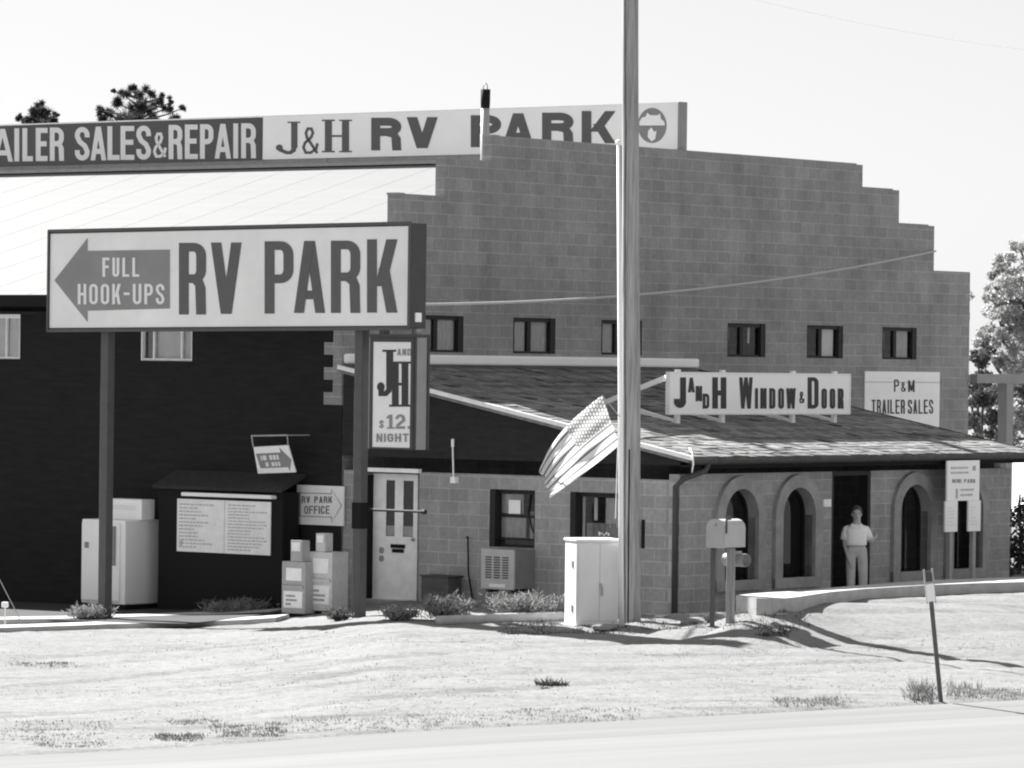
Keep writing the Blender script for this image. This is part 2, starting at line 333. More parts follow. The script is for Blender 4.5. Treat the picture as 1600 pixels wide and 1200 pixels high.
# ------------------------------------------------------------------ lettering (flat strokes on a sign face, local x / z, face towards -y)
class Pen:
    def __init__(s, mb, y): s.mb = mb; s.y = y; s.k = 0; s.T = lambda x, z: (x, z)
    def poly(s, pts):
        s.k += 1; y = s.y - 0.0005 * (s.k % 9)
        q = [s.T(*p) for p in pts]
        s.mb.add([(a, y, b) for a, b in q], [tuple(range(len(q)))])
    def rect(s, a, b, c, d): s.poly([(a, b), (c, b), (c, d), (a, d)])
    def diag(s, xa, za, xb, zb, tw): s.poly([(xa, za), (xa + tw, za), (xb + tw, zb), (xb, zb)])
    def strip(s, path, tx, ty, closed=False):
        path = [q for i, q in enumerate(path) if i == 0 or math.hypot(q[0] - path[i - 1][0], q[1] - path[i - 1][1]) > 1e-4]
        if closed and math.hypot(path[0][0] - path[-1][0], path[0][1] - path[-1][1]) < 1e-4: path = path[:-1]
        s.k += 1; y = s.y - 0.0005 * (s.k % 9); n = len(path); L = []; Rr = []
        for i in range(n):
            def nrm(a, b):
                dx, dz = path[b][0] - path[a][0], path[b][1] - path[a][1]; l = math.hypot(dx, dz) or 1; return -dz / l, dx / l
            ns = []
            if closed or i > 0: ns.append(nrm((i - 1) % n, i))
            if closed or i < n - 1: ns.append(nrm(i, (i + 1) % n))
            nx = sum(a for a, _ in ns) / len(ns); nz = sum(b for _, b in ns) / len(ns); l2 = nx * nx + nz * nz or 1
            l2 = max(l2, 0.35); nx /= l2; nz /= l2
            L.append((path[i][0] + nx * tx / 2, path[i][1] + nz * ty / 2)); Rr.append((path[i][0] - nx * tx / 2, path[i][1] - nz * ty / 2))
        q = [s.T(*p) for p in L + Rr]
        m = n if closed else n - 1
        s.mb.add([(a, y, b) for a, b in q], [(i, (i + 1) % n, n + (i + 1) % n, n + i) for i in range(m)])
    def glyph(s, c, x0, z0, x1, z1, tx, ty, rr=0.5, serif=False):
        w_, h = x1 - x0, z1 - z0; xl, xr, zb, zt, xm = x0 + tx / 2, x1 - tx / 2, z0 + ty / 2, z1 - ty / 2, (x0 + x1) / 2
        rx = (xr - xl) * rr; rz = min(rx * 1.15, h * 0.22)
        def arc(cx, cz, a0, a1, n=6, ax=rx, az=rz): return [(cx + ax * math.cos(R(a0 + (a1 - a0) * i / n)), cz + az * math.sin(R(a0 + (a1 - a0) * i / n))) for i in range(n + 1)]
        stem = lambda a: s.rect(a, z0, a + tx, z1)
        def bowl(za, zc):        # right-hand bowl between heights za and zc (outer)
            a, b = za + ty / 2, zc - ty / 2; q = min(rz, (b - a) * 0.48)
            s.strip([(x0 + tx * 0.5, a)] + arc(xr - rx, a + q, -90, 0, az=q) + arc(xr - rx, b - q, 0, 90, az=q) + [(x0 + tx * 0.5, b)], tx, ty)
        if serif:
            sw, st = tx * 0.42, h * 0.045
            if c == 'H':
                for a in (x0 + sw, x1 - sw - tx):
                    stem(a)
                    for zz in (z0, z1 - st): s.rect(a - sw, zz, a + tx + sw, zz + st)
                s.rect(x0 + sw + tx * .5, z0 + h * .47, x1 - sw - tx * .5, z0 + h * .53)
            if c == 'J':
                a = x1 - sw - tx; s.rect(a, z0 + h * .2, a + tx, z1); s.rect(a - sw * 1.3, z1 - st, a + tx + sw, z1)
                s.strip([(a + tx / 2, z0 + h * .24), (a + tx * .36, z0 + h * .12), (a - tx * .1, z0 + h * .05), (a - tx * .7, z0 + h * .05), (x0 + tx * .6, z0 + h * .14)], tx * .8, h * .1)
                s.poly([(x0 + tx * .55 + tx * .55 * math.cos(R(t)), z0 + h * .2 + h * .1 * math.sin(R(t))) for t in range(0, 360, 30)])
            return
        if c == 'A':
            s.diag(x0, z0, xm - tx * .55, z1, tx * 1.0); s.diag(x1 - tx, z0, xm - tx * .45, z1, tx * 1.0); s.rect(x0 + w_ * .24, z0 + h * .19, x1 - w_ * .24, z0 + h * .19 + ty)
        elif c == 'B': stem(x0); bowl(z0, z0 + h * .53); bowl(z0 + h * .53 - ty, z1)
        elif c == 'C': s.strip([(xr, z1 - h * .34)] + arc(xr - rx, zt - rz, 0, 90) + arc(xl + rx, zt - rz, 90, 180) + arc(xl + rx, zb + rz, 180, 270) + arc(xr - rx, zb + rz, 270, 360) + [(xr, z0 + h * .34)], tx, ty)
        elif c == 'D': stem(x0); bowl(z0, z1)
        elif c in 'EF':
            stem(x0); s.rect(x0 + tx * .5, z1 - ty, x1, z1); s.rect(x0 + tx * .5, z0 + h * .52 - ty / 2, x1 - w_ * .08, z0 + h * .52 + ty / 2)
            if c == 'E': s.rect(x0 + tx * .5, z0, x1, z0 + ty)
        elif c == 'G': s.strip([(xr, z1 - h * .32)] + arc(xr - rx, zt - rz, 0, 90) + arc(xl + rx, zt - rz, 90, 180) + arc(xl + rx, zb + rz, 180, 270) + arc(xr - rx, zb + rz, 270, 360) + [(xr, z0 + h * .5)], tx, ty); s.rect(xm, z0 + h * .42, x1, z0 + h * .42 + ty)
        elif c == 'H': stem(x0); stem(x1 - tx); s.rect(x0 + tx * .5, z0 + h * .5 - ty / 2, x1 - tx * .5, z0 + h * .5 + ty / 2)
        elif c == 'I': s.rect(xm - tx / 2, z0, xm + tx / 2, z1)
        elif c == 'J': s.strip([(xr, z1)] + arc(xr - rx, zb + rz, 0, -90) + arc(xl + rx, zb + rz, 270, 180) + [(xl, z0 + h * .3)], tx, ty)
        elif c == 'K': stem(x0); s.diag(x0 + tx * .8, z0 + h * .36, x1 - tx * 1.12, z1, tx * 1.12); s.diag(x1 - tx * 1.1, z0, x0 + tx * 1.15, z0 + h * .6, tx * 1.1)
        elif c == 'L': stem(x0); s.rect(x0 + tx * .5, z0, x1, z0 + ty)
        elif c == 'M': stem(x0); stem(x1 - tx); s.diag(xm - tx * .5, z0 + h * .1, x0 + tx * .05, z1, tx); s.diag(xm - tx * .5, z0 + h * .1, x1 - tx * 1.05, z1, tx)
        elif c == 'N': stem(x0); stem(x1 - tx); s.diag(x1 - tx * 1.1, z0, x0 + tx * .1, z1, tx)
        elif c == 'O': s.strip(arc(xr - rx, zt - rz, 0, 90)[:-1] + arc(xl + rx, zt - rz, 90, 180) + arc(xl + rx, zb + rz, 180, 270)[1:] + arc(xr - rx, zb + rz, 270, 360), tx, ty, True)
        elif c == 'P': stem(x0); bowl(z0 + h * .42, z1)
        elif c == 'R': stem(x0); bowl(z0 + h * .44, z1); s.poly([(x1 - tx, z0), (x1, z0), (x1 - w_ * .02, z0 + h * .38), (x1 - w_ * .16, z0 + h * .47 + ty * .4), (x0 + w_ * .5, z0 + h * .44 + ty), (x0 + w_ * .5, z0 + h * .44), (x1 - tx * 1.1, z0 + h * .40)])
        elif c == 'S':
            zm = z0 + h * .5; q = min(rz, h * .2)
            s.strip([(xr, z1 - h * .31)] + arc(xr - rx, zt - q, 0, 90, az=q) + arc(xl + rx, zt - q, 90, 180, az=q) + [(xl, zm + q * 1.3), (xl + rx * .5, zm + q * .35), (xr - rx * .5, zm - q * .35), (xr, zm - q * 1.3)] + arc(xr - rx, zb + q, 0, -90, az=q) + arc(xl + rx, zb + q, 270, 180, az=q) + [(xl, z0 + h * .31)], tx, ty)
        elif c == 'T': s.rect(xm - tx / 2, z0, xm + tx / 2, z1); s.rect(x0, z1 - ty, x1, z1)
        elif c == 'U': s.strip([(xl, z1)] + arc(xl + rx, zb + rz, 180, 270) + arc(xr - rx, zb + rz, 270, 360) + [(xr, z1)], tx, ty)
        elif c == 'V': s.diag(xm - tx * .55, z0, x0, z1, tx * 1.05); s.diag(xm - tx * .5, z0, x1 - tx * 1.05, z1, tx * 1.05)
        elif c == 'W':
            s.diag(x0 + w_ * .27 - tx * .5, z0, x0, z1, tx); s.diag(x0 + w_ * .27 - tx * .5, z0, xm - tx * .5, z1, tx); s.diag(x0 + w_ * .73 - tx * .5, z0, xm - tx * .5, z1, tx); s.diag(x0 + w_ * .73 - tx * .5, z0, x1 - tx, z1, tx)
        elif c == '&': s.strip([(x1 - tx * .3, z0 + ty * .3), (x0 + w_ * .30, z0 + h * .62), (x0 + w_ * .24, z0 + h * .8), (x0 + w_ * .36, zt), (x0 + w_ * .58, zt), (x0 + w_ * .68, z0 + h * .8), (x0 + w_ * .56, z0 + h * .62), (xl + w_ * .1, z0 + h * .42), (xl, z0 + h * .24), (xl + w_ * .14, zb), (x0 + w_ * .55, zb), (x1 - w_ * .12, z0 + h * .2), (x1 - w_ * .04, z0 + h * .4)], tx, ty)
        elif c == '1': s.rect(xm - tx * .3, z0, xm + tx * .7, z1); s.poly([(xm - tx * .3, z1), (xm - tx * .3, z1 - h * .22), (xm - tx * 1.1, z1 - h * .3), (xm - tx * 1.1, z1 - h * .16)]); s.rect(xm - tx, z0, xm + tx * 1.4, z0 + ty * .7)
        elif c == '2': s.strip([(xl, z1 - h * .32)] + arc(xl + rx, zt - rz, 180, 90) + arc(xr - rx, zt - rz, 90, 0) + [(xr, z0 + h * .58), (xl, z0 + ty * 1.2)], tx, ty); s.rect(x0, z0, x1, z0 + ty)
        elif c == '$': s.glyph('S', x0, z0 + h * .08, x1, z1 - h * .08, tx, ty); s.rect(xm - tx * .25, z0, xm + tx * .25, z1)
        elif c == '.': s.rect(x0, z0, x1, z0 + ty)
        elif c == '-': s.rect(x0, z0 + h * .45, x1, z0 + h * .45 + ty)
        elif c == '#': s.rect(x0, z0, x1, z1)
    def text(s, st, x0, z0, x1, z1, tx, ty, gap=0.25, rr=0.5, space=0.6):
        wd = {'I': .0, '.': .0, 'M': 1.3, 'W': 1.35, '-': .7, '1': .6}
        n = sum(space if c == ' ' else wd.get(c, 1.0) for c in st); fixed = tx * sum(1 for c in st if c in 'I.')
        tot = x1 - x0; unit = (tot - fixed) / (n + gap * (len(st) - 1)); x = x0
        for c in st:
            ww = space * unit if c == ' ' else wd.get(c, 1.0) * unit + (tx if c in 'I.' else 0)
            if c != ' ': s.glyph(c, x, z0, x + ww, z1, tx, ty, rr)
            x += ww + gap * unit

def dashes(mb, x0, x1, z0, z1, rows, y, fill=0.7, hgt=0.35, seed=1):
    rnd = random.Random(seed); dz = (z1 - z0) / rows
    for i in range(rows):
        z = z1 - (i + 0.5) * dz; x = x0; xe = x1 - (x1 - x0) * rnd.random() * (1 - fill) * 1.6
        while x < xe:
            l = (x1 - x0) * rnd.uniform(0.03, 0.11); e = min(x + l, xe)
            mb.add([(x, y, z - dz * hgt / 2), (e, y, z - dz * hgt / 2), (e, y, z + dz * hgt / 2), (x, y, z + dz * hgt / 2)], [(0, 1, 2, 3)])
            x += l + (x1 - x0) * 0.018

# ================================================================== GROUND
EA, EB = ghit(0, 1181), ghit(1600, 1093)                 # edge of the road
ED = (EB - EA); ED.z = 0; ED.normalize(); EN = Vector((ED.y, -ED.x, 0))   # EN points to the camera side
def roadside(X, Y): return (X - EA.x) * EN.x + (Y - EA.y) * EN.y          # > 0 on the road
KP = [(0.45, 6.8), (0.62, 7.1), (1.1, 7.38), (2.0, 7.46), (4.5, 7.47), (9.6, 7.47), (14, 7.5)]   # kerb line of the front walk (u, v)
LUMPS = []
rl = random.Random(5)
for i in range(34):
    p = ghit(rl.uniform(985, 1260), rl.uniform(962, 990)); LUMPS.append((p.x, p.y, rl.uniform(.12, .3), rl.uniform(.01, .035)))
LUMPS += [(3.35, 64.45, .55, .11), (4.1, 64.6, .6, .06)]
def ground_z(X, Y):
    z = g(X, Y); r = roadside(X, Y)
    k = sstep(0.0, 0.8, -r)
    inb = sstep(0, 3, -r)
    n1 = mnoise.noise((X * 0.35, Y * 0.35, 1.0)); n2 = mnoise.noise((X * 1.6, Y * 1.1, 4.0)); n3 = mnoise.noise((X * 5.5, Y * 5.5, 9.0))
    z += k * (0.012 * n1 + 0.010 * n2 + 0.013 * n3) * (1 - 0.6 * sstep(74, 78, Y))
    # long shallow ruts lying along the road
    a = X * ED.x + Y * ED.y
    for (o, wd, dp) in ((2.2, .12, .03), (3.6, .15, .045), (5.2, .13, .05), (6.9, .2, .03), (8.4, .16, .045), (10.2, .15, .045), (12.0, .2, .03), (14.0, .2, .03)):
        q = (-r - o - 0.35 * math.sin(a * 0.33 + o)) / wd
        if abs(q) < 3: z -= inb * dp * math.exp(-q * q) * (0.5 + 0.7 * max(0, mnoise.noise((a * 0.25, o, 2.0)) + 0.35))
    for (lx, ly, lr, lh) in LUMPS:
        d2 = ((X - lx) ** 2 + (Y - ly) ** 2) / (lr * lr)
        if d2 < 6: z += lh * math.exp(-d2)
    if r > -0.25: z -= 0.05 * sstep(-0.25, 0.0, r)
    return z
def axis(lo, hi, st, outs):
    a = list(np.arange(lo, hi + 1e-6, st)); return [-o for o in outs[::-1] if -o < lo] + a + [o for o in outs if o > hi]
gx = axis(-11, 12.5, 0.13, [13.5, 16, 20, 30, 45, 70, 120, 250, 500, 900])
gx = [-900, -500, -250, -120, -70, -45, -30, -20, -16, -13] + [x for x in gx if x >= -11]
gy = [-300, -100, -40, 0, 15, 25, 32, 36] + list(np.arange(38, 80.01, 0.13)) + [81, 83, 86, 90, 96, 105, 120, 150, 200, 300, 600, 1200]
vs = [(x, y, ground_z(x, y)) for y in gy for x in gx]; nx = len(gx)
fs = [(j * nx + i, j * nx + i + 1, (j + 1) * nx + i + 1, (j + 1) * nx + i) for j in range(len(gy) - 1) for i in range(nx - 1)]
gm = bpy.data.materials.new('verge_dirt_and_dry_grass'); gm.use_nodes = True
t = gm.node_tree; p = t.nodes['Principled BSDF']; p.inputs['Roughness'].default_value = 0.95; p.inputs['Specular IOR Level'].default_value = 0.1
tc = t.nodes.new('ShaderNodeTexCoord')
def noise_node(sc, det, rgh=0.6, stretch=None):
    n = t.nodes.new('ShaderNodeTexNoise'); n.inputs['Scale'].default_value = sc; n.inputs['Detail'].default_value = det; n.inputs['Roughness'].default_value = rgh
    if stretch:
        mp = t.nodes.new('ShaderNodeMapping'); mp.inputs['Scale'].default_value = stretch; mp.inputs['Rotation'].default_value = (0, 0, -math.atan2(ED.y, ED.x))
        t.links.new(tc.outputs['Object'], mp.inputs[0]); t.links.new(mp.outputs[0], n.inputs['Vector'])
    else: t.links.new(tc.outputs['Object'], n.inputs['Vector'])
    return n
def mrange(src, a, b, c, d):
    m = t.nodes.new('ShaderNodeMapRange'); m.inputs[1].default_value = a; m.inputs[2].default_value = b; m.inputs[3].default_value = c; m.inputs[4].default_value = d
    t.links.new(src, m.inputs[0]); return m.outputs[0]
def mulv(a, b):
    m = t.nodes.new('ShaderNodeMath'); m.operation = 'MULTIPLY'; t.links.new(a, m.inputs[0]); t.links.new(b, m.inputs[1]); return m.outputs[0]
va = mrange(noise_node(0.6, 7, 0.65).outputs[0], 0.3, 0.7, 0.198, 0.244)
vb = mrange(noise_node(6.0, 8, 0.75).outputs[0], 0.3, 0.7, 0.80, 1.18)
vc = mrange(noise_node(0.8, 6, 0.7, (0.3, 1.6, 1)).outputs[0], 0.52, 0.70, 1.0, 0.62)
vd = mrange(noise_node(18.0, 6, 0.8).outputs[0], 0.3, 0.7, 0.74, 1.22)
vv = mulv(mulv(va, vb), mulv(vc, vd)); t.links.new(vv, p.inputs['Base Color'])
bn = noise_node(14.0, 8, 0.8); bp = t.nodes.new('ShaderNodeBump'); bp.inputs['Strength'].default_value = 0.7; bp.inputs['Distance'].default_value = 0.03
t.links.new(bn.outputs[0], bp.inputs['Height']); t.links.new(bp.outputs[0], p.inputs['Normal'])
me = bpy.data.meshes.new('ground'); me.from_pydata(vs, [], fs); me.materials.append(gm)
me.polygons.foreach_set('use_smooth', [True] * len(me.polygons))
tag(bpy.data.objects.new('ground', me), 'pale dry dirt and grass verge in front of the building', 'ground', kind='structure'); COL.objects.link(bpy.data.objects['ground'])

def ribbon(name, offs, m, dz, a0=-120, a1=160, step=1.0, label=None, cat=None):
    b = MB(); A = list(np.arange(a0, a1, step)); n = len(offs)
    for a in A:
        for o in offs:
            X = EA.x + ED.x * a + EN.x * o; Y = EA.y + ED.y * a + EN.y * o
            b.v.append((X, Y, g(X, Y) + dz)); b.t.append(1.0)
    for i in range(len(A) - 1):
        for j in range(n - 1): b.f.append((i * n + j, i * n + j + 1, (i + 1) * n + j + 1, (i + 1) * n + j)); b.mi.append(0)
    o = b.build(name, m, None, True); tag(o, label, cat, kind='structure'); return o
def banded(m, v, amp):
    t = m.node_tree; p = t.nodes['Principled BSDF']; tc = t.nodes.new('ShaderNodeTexCoord'); mp = t.nodes.new('ShaderNodeMapping')
    mp.vector_type = 'TEXTURE'; mp.inputs['Rotation'].default_value = (0, 0, math.atan2(ED.y, ED.x)); mp.inputs['Scale'].default_value = (14, 0.55, 1)
    n = t.nodes.new('ShaderNodeTexNoise'); n.inputs['Scale'].default_value = 1.0; n.inputs['Detail'].default_value = 7; n.inputs['Roughness'].default_value = 0.65
    r = t.nodes.new('ShaderNodeMapRange'); r.inputs[1].default_value = 0.3; r.inputs[2].default_value = 0.7; r.inputs[3].default_value = v * (1 - amp); r.inputs[4].default_value = v * (1 + amp)
    t.links.new(tc.outputs['Object'], mp.inputs[0]); t.links.new(mp.outputs[0], n.inputs['Vector']); t.links.new(n.outputs[0], r.inputs[0]); t.links.new(r.outputs[0], p.inputs['Base Color'])
banded(M['road'], 0.166, 0.10); banded(M['should'], 0.155, 0.16)
ribbon('road_shoulder', [0.0, 0.7, 1.5], M['should'], -0.004, label='pale gravelly shoulder along the road edge', cat='road shoulder')
ribbon('road', [1.5, 3, 5, 8, 12], M['road'], 0.002, label='pale smooth road across the foreground', cat='road')

# kerbs and walk in front of the annex
def path_prism(name, pts, wd, z0f, z1f, m, label, cat, frame=B):
    b = MB(); P2 = [Vector((frame(*p).x, frame(*p).y, 0)) for p in pts]
    Q = []
    for i in range(len(P2) - 1):
        k = max(1, int((P2[i + 1] - P2[i]).length / 0.4))
        Q += [P2[i].lerp(P2[i + 1], j / k) for j in range(k)]
    Q.append(P2[-1]); ring = []
    for i, q in enumerate(Q):
        d = (Q[min(i + 1, len(Q) - 1)] - Q[max(i - 1, 0)]).normalized(); n = Vector((-d.y, d.x, 0)) * wd / 2
        for (o, zz, sh) in ((-1, 0, 1), (-1, 1, .93), (1, 1, .93), (1, 0, 1)):
            c = q + n * o * sh; b.v.append((c.x, c.y, z1f(c.x, c.y) + 0.006 * mnoise.noise((c.x * 2, c.y * 2, 0)) if zz else z0f(c.x, c.y))); b.t.append(1)
    for i in range(len(Q) - 1):
        for k in range(4): b.f.append((i * 4 + k, i * 4 + (k + 1) % 4, (i + 1) * 4 + (k + 1) % 4, (i + 1) * 4 + k)); b.mi.append(0)
    b.f.append((0, 1, 2, 3)); e = (len(Q) - 1) * 4; b.f.append((e + 3, e + 2, e + 1, e)); b.mi += [0, 0]
    o = b.build(name, m); tag(o, label, cat, kind='structure'); return o
PADF = [(1150, 930), (1165, 932.5), (1182, 934.5), (1205, 935.5), (1228, 934.5), (1250, 932), (1275, 928), (1300, 924.5), (1350, 920), (1400, 917), (1450, 914), (1525, 911), (1600, 909), (1720, 904)]
PADB = [(1720, 897), (1600, 901.5), (1525, 903.5), (1450, 906.5), (1400, 910), (1350, 914), (1300, 918), (1250, 923.5), (1210, 925), (1180, 927)]
pts = [hit(x, y, Vector((0, 0, .50)), Z) for x, y in PADF + PADB]
b = MB(); b.prism([(q.x, q.y) for q in pts], lambda x, y: (x, y, .50), lambda x, y: (x, y, .0))
tag(b.build('raised_walk', M['conc']), 'raised concrete walk with curved kerb before the arched front', 'raised walk', kind='structure')
b = MB(); b.prism([(-.6, VA + .002), (-.6, 8.3), (9.9, 8.8), (9.9, VA + .002)], lambda u, v: tuple(B(u, v, -0.25)), lambda u, v: tuple(B(u, v, 0.03)))
tag(b.build('sidewalk', M['conc2']), 'narrow sunken concrete walk along the arched front', 'sidewalk', kind='structure')
def Gp(x, y): q = ghit(x, y); return (q.x, q.y)
FW = lambda x, y: Vector((x, y, 0))
k1 = [Gp(-60, 987), Gp(160, 980), Gp(300, 976), Gp(441, 969)]
path_prism('kerb', k1, 0.75, lambda x, y: g(x, y) - 0.2, lambda x, y: g(x, y) + 0.07, M['conc'], 'low pale kerb crossing behind the left sign post', 'kerb', FW)
k2 = [Gp(-60, 975), Gp(160, 971), Gp(300, 966), Gp(436, 961)]
path_prism('kerb', k2, 0.75, lambda x, y: g(x, y) - 0.2, lambda x, y: g(x, y) + 0.085, M['conc'], 'rear low kerb in front of the dark facade', 'kerb', FW)
def lot(x, y): return g(x, y)
# dark asphalt of the lot left of the door
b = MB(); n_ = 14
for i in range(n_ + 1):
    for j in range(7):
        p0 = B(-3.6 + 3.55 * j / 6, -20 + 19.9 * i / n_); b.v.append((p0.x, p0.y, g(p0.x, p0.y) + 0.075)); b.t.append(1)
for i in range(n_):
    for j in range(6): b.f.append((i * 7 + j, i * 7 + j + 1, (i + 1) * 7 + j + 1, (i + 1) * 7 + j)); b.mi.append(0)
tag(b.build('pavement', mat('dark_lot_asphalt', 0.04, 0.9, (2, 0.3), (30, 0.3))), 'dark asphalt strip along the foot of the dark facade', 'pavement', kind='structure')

# ================================================================== MAIN BUILDING
W = 18.8; STEPS = [(1.30, 5.70), (2.54, 6.58), (3.80, 7.22)]; RU = 9.5; RZ = 7.55; SL = (7.55 - 4.97) / RU
main = thing('block_building', 'large concrete block building with stepped gable and dark left facade', 'building', C0, R1)
def gtop(u):
    q = min(u, W - u)
    for s_, h_ in STEPS:
        if q < s_: return h_
    return 7.65
GW = [(1.90, 3.09), (4.43, 5.61), (6.91, 8.10), (10.69, 11.89), (13.22, 14.42), (15.74, 16.93)]
b = MB()
cx = [s_ for s_, _ in STEPS] + [W - s_ for s_, _ in STEPS]
wall(b, 0, W, gtop, [(a, c, 4.0, 4.61) for a, c in GW], 0.0, 0.20, zb=-0.6, cutx=cx, cutz=[5.70, 6.58, 7.22, 7.65])
b.build('gable_wall', M['blk_x'], main)
b = MB()
for s_, h_ in [(0.0, 5.70), (1.30, 6.58), (2.54, 7.22), (3.80, 7.65)]:
    b.box(s_ - 0.012, s_ + 0.19, -0.012, 0.212, h_ - 0.0, h_ + 0.035)
for a, c, h_ in [(0.19, 1.288, 5.70), (1.49, 2.528, 6.58), (2.73, 3.788, 7.22), (3.99, 14.8, 7.65), (15.0, 16.05, 7.22), (16.26, 17.3, 6.58), (17.5, 18.8, 5.70)]:
    b.box(a, c, 0.004, 0.204, h_, h_ + 0.022)
b.build('wall_cap', M['cast'], main)
def slopez(u): return 4.97 + SL * u if u < RU else RZ - SL * (u - RU)
def window(parent, x0, x1, z0, z1, rot=0.0, y=0.06, fr=0.05, mull=(0.5,), mw_=0.07, left=None, fmat=None, rightjamb=0.0, leftjamb=0.0, sill=True, pos=(0, 0, 0)):
    b = MB(); ja, jb = x0 + max(fr, leftjamb), x1 - max(fr, rightjamb)
    b.box(x0, ja, 0.012, y + 0.05, z0, z1); b.box(jb, x1, 0.012, y + 0.05, z0, z1)
    b.box(ja, jb, y - 0.03, y + 0.05, z1 - 0.07, z1); b.box(ja, jb, y - 0.02, y + 0.05, z0, z0 + 0.04)
    for m_ in mull:
        xm = x0 + (x1 - x0) * m_; b.box(xm - mw_ / 2, xm + mw_ / 2, y - 0.015, y + 0.05, z0 + 0.04, z1 - 0.07)
    f = b.build('window', fmat or M['frame'], parent); f.rotation_euler = (0, 0, rot); f.location = pos
    b = MB(); b.quad((ja, y + 0.02, z0 + .03), (jb, y + 0.02, z0 + .03), (jb, y + 0.02, z1 - .06), (ja, y + 0.02, z1 - .06))
    b.build('pane', M['glass'], f)
    return f
def curtain_or_reflection(par, x0, x1, z0, z1, y, m, amp=0.02, nf=14, name='curtain_or_reflection'):
    b = MB(); n = nf * 2
    for i in range(n + 1):
        x = x0 + (x1 - x0) * i / n; o = amp * math.sin(i * 1.9) + amp * .5 * math.sin(i * .7 + x0)
        b.v += [(x, y + o, z0), (x + .01 * math.sin(i), y + o * .6, z1)]; b.t += [1, 1]
    for i in range(n): b.f.append((2 * i, 2 * i + 2, 2 * i + 3, 2 * i + 1)); b.mi.append(0)
    b.build(name, m, par, True)
for i, (a, c) in enumerate(GW):
    f = window(main, a, c, 4.0, 4.61, rightjamb=0.13, mull=(0.42,), mw_=0.10)
    xm = a + (c - a) * 0.42
    if i < 3:
        curtain_or_reflection(f, a + .05, c - .1, 4.02, 4.56, 0.10, M['drape_refl'], 0.006)
    elif i == 3:
        curtain_or_reflection(f, a + .06, a + .16, 4.25, 4.55, 0.17, M['curtl'], 0.01, 4); curtain_or_reflection(f, a + .24, a + .33, 4.3, 4.52, 0.2, M['curt'], 0.01, 4)
        curtain_or_reflection(f, xm + .14, xm + .24, 4.06, 4.5, 0.19, M['curt'], 0.01, 4); curtain_or_reflection(f, xm + .36, xm + .42, 4.25, 4.55, 0.17, M['curtl'], 0.01, 4)
    elif i == 4:
        curtain_or_reflection(f, xm + .07, c - .16, 4.02, 4.55, 0.12, M['curtl'], 0.008)
    else:
        curtain_or_reflection(f, xm + .07, c - .17, 4.02, 4.55, 0.105, M['drape_refl'], 0.008); curtain_or_reflection(f, a + .06, a + .12, 4.1, 4.5, 0.18, M['curt'], 0.01, 4); curtain_or_reflection(f, a + .25, a + .36, 4.2, 4.55, 0.2, M['curt'], 0.01, 4)
# left facade in its own axes: x = v (0 at the corner, negative away), y = u
FWIN = [(-8.9, -7.32, 3.80, 4.57), (-4.49, -3.32, 3.80, 4.57), (-13.5, -12.0, 3.8, 4.57)]
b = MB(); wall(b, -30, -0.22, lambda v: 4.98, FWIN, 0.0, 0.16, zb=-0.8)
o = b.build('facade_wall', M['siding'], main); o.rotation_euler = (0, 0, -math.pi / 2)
for k, (a, c, z0, z1) in enumerate(FWIN):
    f = window(main, a, c, z0, z1, rot=-math.pi / 2, mull=(0.22, 0.76), mw_=0.03, fr=0.03, fmat=M['white2'])
    curtain_or_reflection(f, a + .05, a + (c - a) * .22, z0 + .03, z1 - .05, 0.13, M['curt'], 0.01, 4); curtain_or_reflection(f, a + (c - a) * .22, c - .03, z0 + .03, z1 - .05, 0.13, M['curtl'], 0.012, 6)
b = MB()
for k in range(4):
    z0 = 3.12 + k * 0.4064; b.box(-0.40, -0.205, -0.02, 0.012, z0, z0 + 0.2032)
b.box(-0.205, -0.012, -0.02, -0.002, 3.12, 5.6)
o2 = MB(); o2.box(-.222, -.001, -.018, -.003, -.6, 3.118); o2 = o2.build('corner_board', M['siding'], main); o2.rotation_euler = (0, 0, -math.pi / 2)
o = b.build('corner_quoins', M['blk_x'], main); o.rotation_euler = (0, 0, -math.pi / 2)
b = MB(); b.box(W - .2, W, .2, 30, -.6, 4.9); b.box(.16, W - .2, 29.8, 30, -.6, 4.9); b.build('rear_wall', M['blk_y'], main)
b = MB()
for sgn in (0, 1):
    u0, u1 = (-.35, RU) if sgn == 0 else (RU, W + .35)
    z0, z1 = slopez(u0), slopez(u1)
    b.prism([(u0, z0), (u1, z1), (u1, z1 - .14), (u0, z0 - .14)], lambda u, z: (u, 0.215, z), lambda u, z: (u, 30.3, z))
    y = 0.8
    while y < 30:
        b.bar((u0, y, z0 + .001), (u1, y, z1 + .001), 0.03, 0.0022); y += 1.22
rf = b.build('roof', M['roofmetal'], main)
b = MB(); b.bar((RU, .22, RZ + .02), (RU, 30.3, RZ + .02), .3, .06); b.build('ridge_cap', M['galv'], rf)
b = MB(); b.box(-.40, -.352, .215, 30.3, 4.70, 4.90); b.build('eave_trim', M['black'], rf)

